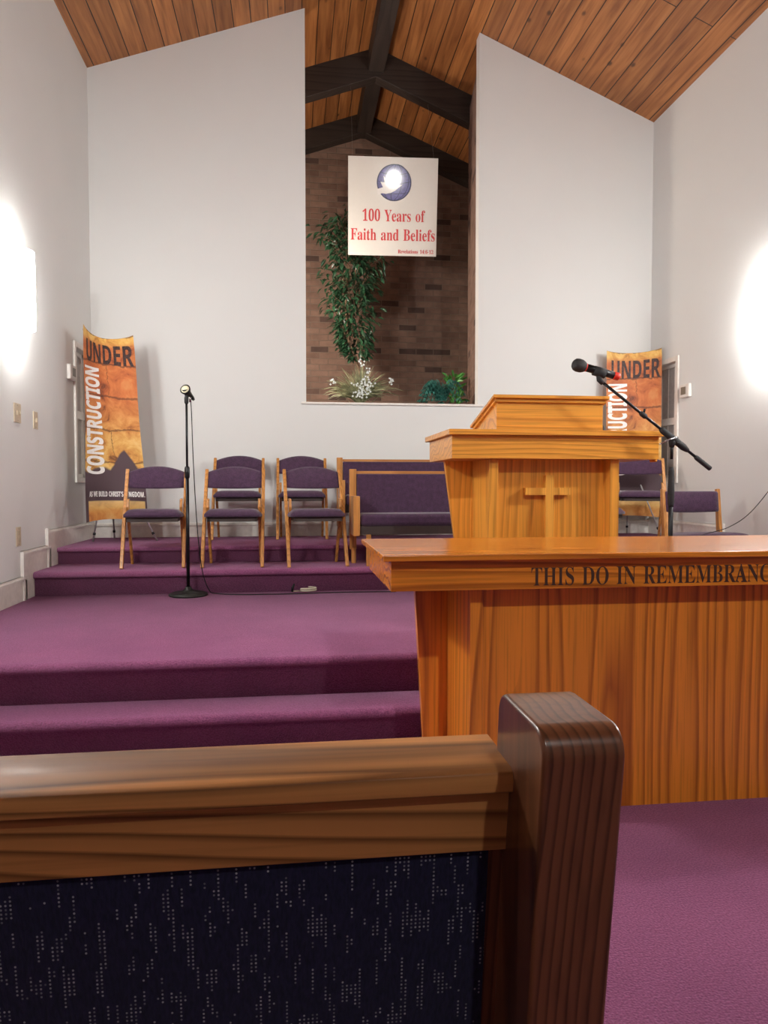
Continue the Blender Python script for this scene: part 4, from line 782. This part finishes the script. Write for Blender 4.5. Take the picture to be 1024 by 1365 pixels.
o.location = (2.845, 4.62, P1); o.rotation_euler.z = R(3)

# ------------------------------------------------------------------ upholstered benches
def make_bench(label):
    t = thing('upholstered_bench', (0, 0, 0), label, 'bench', 'upholstered benches behind the pulpit'); Wd = 1.20
    for x in (0, Wd - .047):
        build('back_post', MB().box((x, .25, .10), (x + .050, .30, .690)), M['bench_wood'], t, bevel=.004)
        build('arm_panel', MB().box((x + .006, .0, .215), (x + .053, .26, .495)), M['bench_wood'], t, bevel=.005)
        build('leg', MB().box((x + .012, .235, 0), (x + .045, .285, .12)), M['bench_wood'], t, bevel=.003)
        build('leg', MB().box((x + (.10 if x == 0 else -.08), .02, 0), (x + (.133 if x == 0 else -.047), .055, .225)), M['bench_wood'], t, bevel=.003)
    build('top_rail', MB().box((.050, .262, .655), (Wd - .047, .292, .676)), M['bench_wood_x'], t, bevel=.003)
    build('back_cushion', MB().box((.052, .235, .33), (Wd - .049, .285, .655)), M['fabric'], t, bevel=.010, seg=3)
    build('seat_cushion', MB().box((.056, .0, .280), (Wd - .053, .25, .372)), M['fabric'], t, bevel=.032, seg=5)
    build('seat_frame', MB().box((.056, .02, .225), (Wd - .053, .27, .284)), M['darkpot'], t)
    return t
be = make_bench('front upholstered bench with oak ends, directly beside the folding chairs and pulpit')
be.location = (.415, 4.955, P2)
b2 = copy_tree(be); b2.location = (.378, 5.86, P3); b2['label'] = 'rear upholstered bench against the back wall, its top showing above the front bench'

# ------------------------------------------------------------------ straight microphone stand (left) + mic
t = thing('microphone_stand', (-.688, 4.83, P1), 'straight black microphone stand with round cast base on the platform, left of centre', 'microphone stand')
build('round_base', MB().lathe([(.001, 0), (.122, 0), (.127, .006), (.124, .014), (.095, .024), (.040, .032), (.022, .048), (.018, .060), (.001, .060)], n=40), M['cast'], t, smooth=True)
build('lower_pole', MB().tube([(0, 0, .05), (0, 0, .80)], .0115, 14), M['black'], t, smooth=True)
build('clutch', MB().tube([(0, 0, .775), (0, 0, .785), (0, 0, .845), (0, 0, .855)], [.013, .017, .017, .012], 14), M['black'], t, smooth=True)
build('upper_pole', MB().tube([(0, 0, .80), (0, 0, 1.285)], .0075, 12), M['black'], t, smooth=True)
build('swivel', MB().tube([(0, 0, 1.265), (0, 0, 1.275), (0, 0, 1.30), (.002, -.004, 1.33)], [.010, .014, .014, .009], 12), M['blackrub'], t, smooth=True)
m = thing('microphone', (-.690, 4.815, P1 + 1.355), 'black microphone with a pale end in the clip of the straight stand', 'microphone')
build('clip', MB().tube([(.004, .02, -.035), (.000, .0, -.008), (-.003, -.008, .004)], [.012, .018, .022], 14), M['blackrub'], m, smooth=True)
d = Vector((-.25, -.80, .35)).normalized(); p0 = Vector((.010, .03, -.015))
build('body', MB().tube([p0 - d * .09, p0 - d * .07, p0, p0 + d * .035, p0 + d * .045], [.010, .014, .020, .033, .035], 20), M['black'], m, smooth=True)
build('pale_end', MB().tube([p0 + d * .0445, p0 + d * .0455, p0 + d * .050], [.027, .027, .015], 20), M['cream'], m, smooth=True)
build('plug', MB().tube([(.018, .05, -.030), (.022, .052, -.075)], .008, 10), M['chrome'], m, smooth=True)
# microphone cable down to the floor and along it
def spline(pts, n=8):
    P = [Vector(p) for p in pts]; out = []
    for i in range(len(P) - 1):
        a, b, c, d = P[max(i - 1, 0)], P[i], P[i + 1], P[min(i + 2, len(P) - 1)]
        for k in range(n):
            q = k / n; out.append(.5 * ((2 * b) + (-a + c) * q + (2 * a - 5 * b + 4 * c - d) * q * q + (-a + 3 * b - 3 * c + d) * q ** 3))
    return out + [P[-1]]
cb = MB().tube(spline([(-.666, 4.868, 1.605), (-.660, 4.86, 1.52), (-.650, 4.85, 1.2), (-.630, 4.845, .8), (-.600, 4.84, .50), (-.555, 4.85, .355), (-.50, 4.86, .330), (-.35, 4.80, .329),
                       (-.15, 4.79, .329), (0, 4.79, .329), (.12, 4.80, .329), (.35, 4.82, .329), (.7, 4.80, .329)]), .0032, 7)
tag(build('microphone_cable', cb, M['black'], smooth=True), 'thin black microphone cable hanging from left stand and running across the carpet', 'cable')
cl = [(.045 + .052 * math.cos(a_ / 10 * math.pi) + .03, 4.86 + .03 * math.sin(a_ / 10 * math.pi), .332 + .0006 * a_) for a_ in range(0, 46)]
cl = [(-.01, 4.87, .335), (.0, 4.868, .334)] + [(x_ + .03, y_, z_) for x_, y_, z_ in cl[8:]]
t = thing('cable_coil', (0, 0, 0), 'small off-white cable coil with a plug on the platform by the step', 'cable')
t.location = (.06, 4.86, P1); off = Vector((.06, 4.86, P1))
build('loop', MB().tube([Vector(q) - off for q in cl], .0055, 8), M['cable_w'], t, smooth=True)
build('plug', MB().tube([(-.065, .0, .008), (-.062, .0, .035), (-.050, .005, .062)], [.009, .009, .005], 10), M['black'], t, smooth=True)

# ------------------------------------------------------------------ boom microphone stand (right)
BX, BY = 1.893, 3.38
t = thing('boom_microphone_stand', (BX, BY, P1), 'black boom microphone stand beside the pulpit, arm slanting over the shelf', 'microphone stand')
build('pole', MB().tube([(0, 0, .08), (0, 0, .80)], .0115, 14), M['black'], t, smooth=True)
build('clutch', MB().tube([(0, 0, .62), (0, 0, .635), (0, 0, .70), (0, 0, .80), (0, 0, .82)], [.012, .0155, .017, .013, .010], 14), M['blackrub'], t, smooth=True)
build('upper_pole', MB().tube([(0, 0, .86), (0, 0, .945)], .0075, 12), M['black'], t, smooth=True)
for k in range(3):
    a_ = R(200 + 120 * k)
    build('leg', MB().tube([(0, 0, .16), (.26 * math.cos(a_), .26 * math.sin(a_), .012)], .008, 10), M['black'], t, smooth=True)
A = Vector((2.100 - BX, 0, 1.140 - P1)); B = Vector((1.508 - BX, 0, 1.575 - P1)); d = (A - B).normalized()
build('boom_arm', MB().tube([B, B + d * .22, A - d * .05], .0072, 12), M['black'], t, smooth=True)
build('arm_collar', MB().tube([B + d * .265, B + d * .275, B + d * .300, B + d * .31], [.008, .013, .013, .008], 12), M['blackrub'], t, smooth=True)
pm = B + d * .485
build('pivot_clamp', MB().tube([pm - d * .085, pm - d * .07, pm + d * .07, pm + d * .10], [.010, .016, .018, .011], 14), M['blackrub'], t, smooth=True)
build('swivel_head', MB().tube([(0, 0, .92), (.002, 0, .945), tuple(pm)], [.011, .018, .014], 12), M['blackrub'], t, smooth=True)
build('counterweight', MB().tube([A - d * .10, A - d * .09, A, A + d * .004], [.009, .0125, .0125, .011], 14), M['blackrub'], t, smooth=True)
build('lever', MB().tube([(.020, -.02, .968), (-.03, -.024, .958), (-.080, -.026, .932)], [.006, .0045, .004], 8), M['chrome'], t, smooth=True)
build('knob', MB().tube([B + d * .285 + Vector((.004, 0, .010)), B + d * .285 + Vector((.010, 0, .028))], .006, 8), M['black'], t, smooth=True)
C0 = Vector((1.508, 3.38, 1.575))
m = thing('wireless_microphone', tuple(C0), 'black wireless microphone with red tail ring on the boom arm over the pulpit', 'microphone')
h0 = Vector((1.372, 3.385, 1.652)) - C0; h1 = Vector((1.610, 3.375, 1.590)) - C0
dd = (h1 - h0).normalized(); Ln = (h1 - h0).length
def along(q): return h0 + dd * q
build('grille', MB().tube([along(-.004), along(.0), along(.010), along(.026), along(.045), along(.060), along(.066)], [.006, .018, .029, .033, .032, .026, .021], 22), M['grille'], m, smooth=True)
build('red_band', MB().tube([along(.065), along(.071)], [.0215, .0205], 20), M['red'], m, smooth=True)
build('body', MB().tube([along(.070), along(.12), along(.155), along(.165), along(.215)], [.0195, .0195, .021, .019, .018], 20), M['black'], m, smooth=True)
build('tail_ring', MB().tube([along(.213), along(.218), along(.240), along(.246)], [.017, .0195, .0195, .014], 18), M['red'], m, smooth=True)
build('holder', MB().tube([along(.110) + Vector((0, 0, -.004)), along(.170) + Vector((0, 0, -.004))], .0245, 16), M['blackrub'], m, smooth=True)
build('mount', MB().tube([along(.135) + Vector((0, 0, -.018)), Vector((0, 0, .0)), Vector((.018, -.0, -.018))], [.012, .014, .011], 10), M['blackrub'], m, smooth=True)
cb = MB().tube(spline([(3.352, 4.40, 1.235), (3.22, 4.40, 1.09), (3.03, 4.40, .875), (2.87, 4.40, .775), (2.70, 4.41, .728), (2.60, 4.3, .70), (2.35, 4.1, .45), (2.2, 3.9, .335)]), .0028, 7)
tag(build('wall_cable', cb, M['blackrub'], smooth=True), 'thin dark cable sagging from the right wall across the straight-backed chair', 'cable')

# ------------------------------------------------------------------ banners on folding stands
def banner(tl, tr, bl, br, bow, sag, label, hub, feet):
    tl, tr, bl, br = map(Vector, (tl, tr, bl, br)); c0 = (tl + tr + bl + br) / 4; base = Vector((c0.x, c0.y, P3))
    e = (tr - tl); nb = Vector((-e.y, e.x, 0)).normalized()           # away from the camera
    if nb.y < 0: nb = -nb
    def Sf(u, v, lift=0):
        p = tl.lerp(tr, u) * v + bl.lerp(br, u) * (1 - v)
        k = math.sin(math.pi * max(0, min(1, u))) ** 1.0
        p = p + nb * (bow * k * (.65 + .35 * v) + .010 * math.sin(9 * v + 3 * u) * (1 - k * .3) * .6 - lift)
        p.z -= sag * (4 * u * (1 - u)) ** .8 * (max(0, v - .75) / .25) ** 2
        p.z += sag * .4 * 4 * u * (1 - u) * (max(0, .25 - v) / .25) ** 2
        return p - base
    t = thing('vertical_banner', tuple(base), label, 'banner')
    nx, ny = 16, 40; vs = []; fs = []; uvs = []
    for lay in (0, 1):
        for j in range(ny + 1):
            for i in range(nx + 1):
                vs.append(Sf(i / nx, j / ny, .001 * lay)); uvs.append((i / nx, j / ny))
    K = (nx + 1) * (ny + 1)
    for j in range(ny):
        for i in range(nx):
            q = j * (nx + 1) + i; fs += [(q, q + nx + 1, q + nx + 2, q + 1), (K + q, K + q + 1, K + q + nx + 2, K + q + nx + 1)]
    me = bpy.data.meshes.new('banner_cloth'); me.from_pydata([tuple(p) for p in vs], [], fs)
    l = me.uv_layers.new(name='UVMap')
    for p in me.polygons:
        p.use_smooth = True
        for li in p.loop_indices: l.data[li].uv = uvs[me.loops[li].vertex_index]
    me.materials.append(M['banner']); o = bpy.data.objects.new('banner_cloth', me); COL.objects.link(o); o.parent = t
    Wb = (tr - tl).length; Hb = (tl - bl).length
    def printed(name, txt, fam, size, m, mtx, width=None, **kw):
        me, x = text_mesh(txt, fam, size, **kw)
        if width: fit(me, x, width)
        me.transform(mtx)
        bm = bmesh.new(); bm.from_mesh(me)
        for k in range(-2, 60):
            bmesh.ops.bisect_plane(bm, geom=bm.verts[:] + bm.edges[:] + bm.faces[:], plane_co=(0, k * Hb / 50, 0), plane_no=(0, 1, 0))
        for k in range(1, 16):
            bmesh.ops.bisect_plane(bm, geom=bm.verts[:] + bm.edges[:] + bm.faces[:], plane_co=(k * Wb / 16, 0, 0), plane_no=(1, 0, 0))
        for v in bm.verts:
            p = Sf(v.co.x / Wb, v.co.y / Hb, .0035 + v.co.z); v.co = p
        bm.to_mesh(me); bm.free(); me.materials.clear(); me.materials.append(m)
        ob = bpy.data.objects.new(name, me); COL.objects.link(ob); ob.parent = t
    # (x, y) on the cloth in metres from its bottom-left corner
    printed('heading_lettering', 'UNDER', 'h', .36, M['blackink'], T((Wb * .52, Hb * .832, 0)), Wb * .90, fat=.0015)
    printed('side_lettering', 'CONSTRUCTION', 'h', .335, M['whiteink'], T((Wb * .045 + .158, Hb * .245, 0)) @ Matrix.Rotation(R(90), 4, 'Z'), Hb * .560, fat=.0045, align='L')
    printed('lower_lettering', "AS WE BUILD CHRIST'S KINGDOM.", 'h', .085, M['whiteink'], T((Wb * .53, Hb * .130, 0)), Wb * .90, fat=.0008)
    hub = Vector(hub) - base
    for (u, v) in ((.03, .985), (.97, .985), (.03, .015), (.97, .015)):
        build('support_arm', MB().tube([hub, Sf(u, v, -.012)], .0045, 8), M['alu'], t, smooth=True)
    build('center_hub', MB().tube([hub + Vector((0, 0, -.04)), hub + Vector((0, 0, .04))], .018, 12), M['blackrub'], t, smooth=True)
    for f in feet:
        fv = Vector(f) - base
        lg = build('stand_leg', MB().tube([hub, fv + Vector((0, 0, .004))], .0068, 10), M['alu'], t, smooth=True)
        q = hub.lerp(fv, .90)
        build('leg_joint', MB().tube([q, hub.lerp(fv, .925)], .011, 10), M['blackrub'], lg, smooth=True)
    return t
banner((-1.545, 5.62, 2.262), (-1.271, 6.0, 2.264), (-1.540, 5.60, .775), (-1.160, 5.95, .765), .085, .055,
       'tall orange cloth banner on a folding stand in the left corner behind the chair', (-1.46, 5.97, 1.35),
       [(-1.575, 5.90, P3), (-1.085, 5.93, P3), (-1.50, 6.28, P3)])
banner((2.862, 6.26, 2.290), (3.318, 6.12, 2.300), (2.862, 6.26, .770), (3.335, 6.12, .765), .030, .030,
       'tall orange cloth banner in the right corner behind the boom stand', (3.10, 6.30, 1.35),
       [(2.85, 6.20, P3), (3.28, 6.02, P3), (3.12, 6.35, P3)])

# ------------------------------------------------------------------ greenery in the alcove
def leaf(m, p, d, up, L_, w_, fold=.25, droop=.15):
    d = Vector(d).normalized(); up = Vector(up); s = d.cross(up); s = s.normalized() if s.length > 1e-4 else d.orthogonal().normalized(); n = s.cross(d)
    p = Vector(p); a = p + d * L_ * .38; c = p + d * L_ * .72 - n * L_ * droop * .5; t = p + d * L_ - n * L_ * droop
    vs = [p, a + s * w_ / 2 + n * w_ * fold, a, a - s * w_ / 2 + n * w_ * fold, c + s * w_ * .36 + n * w_ * fold * .6, c, c - s * w_ * .36 + n * w_ * fold * .6, t]
    m.add(vs, [(0, 1, 2), (0, 2, 3), (1, 4, 5, 2), (2, 5, 6, 3), (4, 7, 5), (5, 7, 6)])
rnd = random.Random(11)
FX, FY, FZ = .74, 7.85, 1.70
t = thing('ficus_tree', (FX, FY, FZ), 'tall dark green artificial ficus tree behind the hanging sign', 'plant')
build('pot', MB().lathe([(.001, 0), (.11, 0), (.14, .22), (.15, .24), (.13, .24), (.12, .21), (.001, .21)], n=28), M['darkpot'], t, smooth=True)
trunk = [(0, 0, .2), (.02, 0, .45), (-.03, .01, .70), (-.12, 0, .95), (-.15, .01, 1.3), (-.13, 0, 1.7)]
tk = MB().tube(spline(trunk, 5), .013, 8)
build('trunk', tk, M['twig'], t, smooth=True)
fm = MB(); bm_ = MB()
def crown(z):   # centre x, radius, by height above the pot floor
    tab = [(.78, .02, .05), (.95, -.06, .16), (1.2, -.10, .24), (1.5, -.08, .29), (1.8, -.07, .37), (2.0, -.06, .43), (2.15, -.08, .38), (2.3, -.12, .22), (2.42, -.16, .10)]
    for (z0, c0, r0), (z1, c1, r1) in zip(tab, tab[1:]):
        if z <= z1: q = (z - z0) / (z1 - z0); return c0 + (c1 - c0) * q, 1.15 * (r0 + (r1 - r0) * q)
    return tab[-1][1:]
for i in range(120):
    z = .80 + 1.55 * rnd.random() ** .85; cx, r = crown(z); a_ = rnd.random() * 6.283; rr = r * (.45 + .55 * rnd.random())
    tip = Vector((cx + rr * math.cos(a_), rr * .8 * math.sin(a_), z))
    st = Vector((cx * .8 + .05 * math.cos(a_), .03 * math.sin(a_), max(.75, z - .22)))
    bm_.tube([st, (st + tip) / 2 + Vector((0, 0, .04)), tip], [.004, .003, .0015], 5)
    for k in range(13):
        q = .25 + .8 * k / 12; p = st.lerp(tip, min(1, q)) + Vector((rnd.gauss(0, .028), rnd.gauss(0, .028), rnd.gauss(0, .028)))
        d = Vector((math.cos(a_) + rnd.gauss(0, .8), math.sin(a_) + rnd.gauss(0, .8), -.7 + rnd.gauss(0, .5)))
        leaf(fm, p, d, (rnd.gauss(0, .4), rnd.gauss(0, .4), 1), rnd.uniform(.075, .110), rnd.uniform(.030, .044))
build('branches', bm_, M['twig'], t, smooth=True)
build('foliage', fm, M['leaf'], t, fix=False)
# arching ornamental grass with white sprays
t = thing('ornamental_grass', (.655, 6.93, 1.70), 'bushy olive ornamental grass with small white flowers on the alcove ledge', 'plant')
build('pot', MB().lathe([(.001, 0), (.08, 0), (.10, .12), (.09, .12), (.001, .11)], n=24), M['darkpot'], t, smooth=True)
g = MB()
for i in range(420):
    a_ = rnd.random() * 6.283; Lg = rnd.uniform(.30, .55); lean = rnd.uniform(.2, 1.0)
    d0 = Vector((math.cos(a_) * 1.15, math.sin(a_) * .55, 0)); pts = []
    for k in range(7):
        q = k / 6; pts.append(Vector((rnd.gauss(0, .002), rnd.gauss(0, .002), .11)) + d0 * (Lg * .78 * lean * (q ** 1.2)) + Vector((0, 0, Lg * ((1.05 - .05 * lean) * q - .78 * lean * q * q))))
    w0 = rnd.uniform(.006, .011); s = Vector((-math.sin(a_) * rnd.uniform(.3, 1), math.cos(a_) * .5, rnd.uniform(-.9, .9))).normalized()
    vs = []; fs = []
    for k, p in enumerate(pts):
        ww = w0 * (1 - (k / 6.2) ** 2); vs += [p + s * ww, p - s * ww]
    for k in range(6): fs.append((2 * k, 2 * k + 2, 2 * k + 3, 2 * k + 1))
    g.add(vs, fs)
build('blades', g, M['grassy'], t, fix=False)
fl = MB(); stm = MB()
for (sx_, sz_, n_, sp_) in ((.03, .30, 42, .060), (-.02, .245, 26, .05), (.07, .33, 16, .04), (.01, .52, 9, .025), (.30, .36, 9, .025), (-.26, .34, 8, .025), (.06, .44, 7, .02)):
    stm.tube([(sx_ * .2, 0, .11), (sx_ * .7, -.06, sz_ * .7), (sx_, -.10, sz_)], [.003, .002, .0012], 5)
    for k in range(n_):
        p = Vector((sx_ + rnd.gauss(0, sp_ * .7), -.11 + rnd.gauss(0, .02), sz_ + rnd.gauss(0, sp_ * .8)))
        for q in range(4):
            a_ = q * 1.571 + k; leaf(fl, p, (math.cos(a_), -.5, math.sin(a_)), (0, -1, 0), .013, .009)
build('flowers', fl, M['flower'], t, fix=False); build('flower_stem', stm, M['grassy'], t, smooth=True)
# teal trailing fern
t = thing('trailing_fern', (1.405, 6.82, 1.70), 'teal green trailing artificial fern at the right end of the alcove ledge', 'plant')
build('pot', MB().lathe([(.001, 0), (.055, 0), (.07, .13), (.06, .13), (.001, .12)], n=24), M['darkpot'], t, smooth=True)
g = MB()
for i in range(46):
    a_ = rnd.uniform(2.2, 5.6) if i % 3 else rnd.uniform(-.6, 6.28); Lg = rnd.uniform(.22, .42)
    d0 = Vector((math.cos(a_) * .8, math.sin(a_) * .5, 0)); prev = None
    for k in range(12):
        q = k / 11; p = Vector((.03, 0, .17)) + d0 * Lg * .75 * q + Vector((0, 0, Lg * (2.0 * q - 1.95 * q * q)))
        for sg_ in (-1, 1):
            leaf(g, p, d0 * .6 + Vector((-math.sin(a_), math.cos(a_), 0)) * sg_ * .55 + Vector((0, 0, -.45)), (0, 0, 1), .075 * (1 - .5 * q), .012)
build('fronds', g, M['teal'], t, fix=False)
# terracotta pot with a bright leafy plant
t = thing('potted_plant', (1.668, 7.22, 1.70), 'bright green leafy plant in a terracotta pot by the brick pier', 'plant')
build('pot', MB().lathe([(.001, 0), (.046, 0), (.060, .145), (.066, .147), (.066, .172), (.056, .172), (.052, .15), (.001, .15)], n=28), M['terra'], t, smooth=True)
g = MB()
for i in range(70):
    a_ = rnd.random() * 6.283; z = .17 + rnd.random() * .30; r = .02 + .05 * rnd.random()
    leaf(g, (r * math.cos(a_) - .02 * (z > .28), r * math.sin(a_) * .6 - .02, z), (math.cos(a_) * .6 + .1, math.sin(a_) * .4, .6 + rnd.gauss(0, .4)), (0, -1, .4), rnd.uniform(.06, .11), rnd.uniform(.020, .034))
build('leaves', g, M['lime'], t, fix=False)
build('stem', MB().tube([(0, 0, .15), (-.01, -.01, .30), (.0, -.01, .44)], [.005, .004, .002], 6), M['twig'], t, smooth=True)
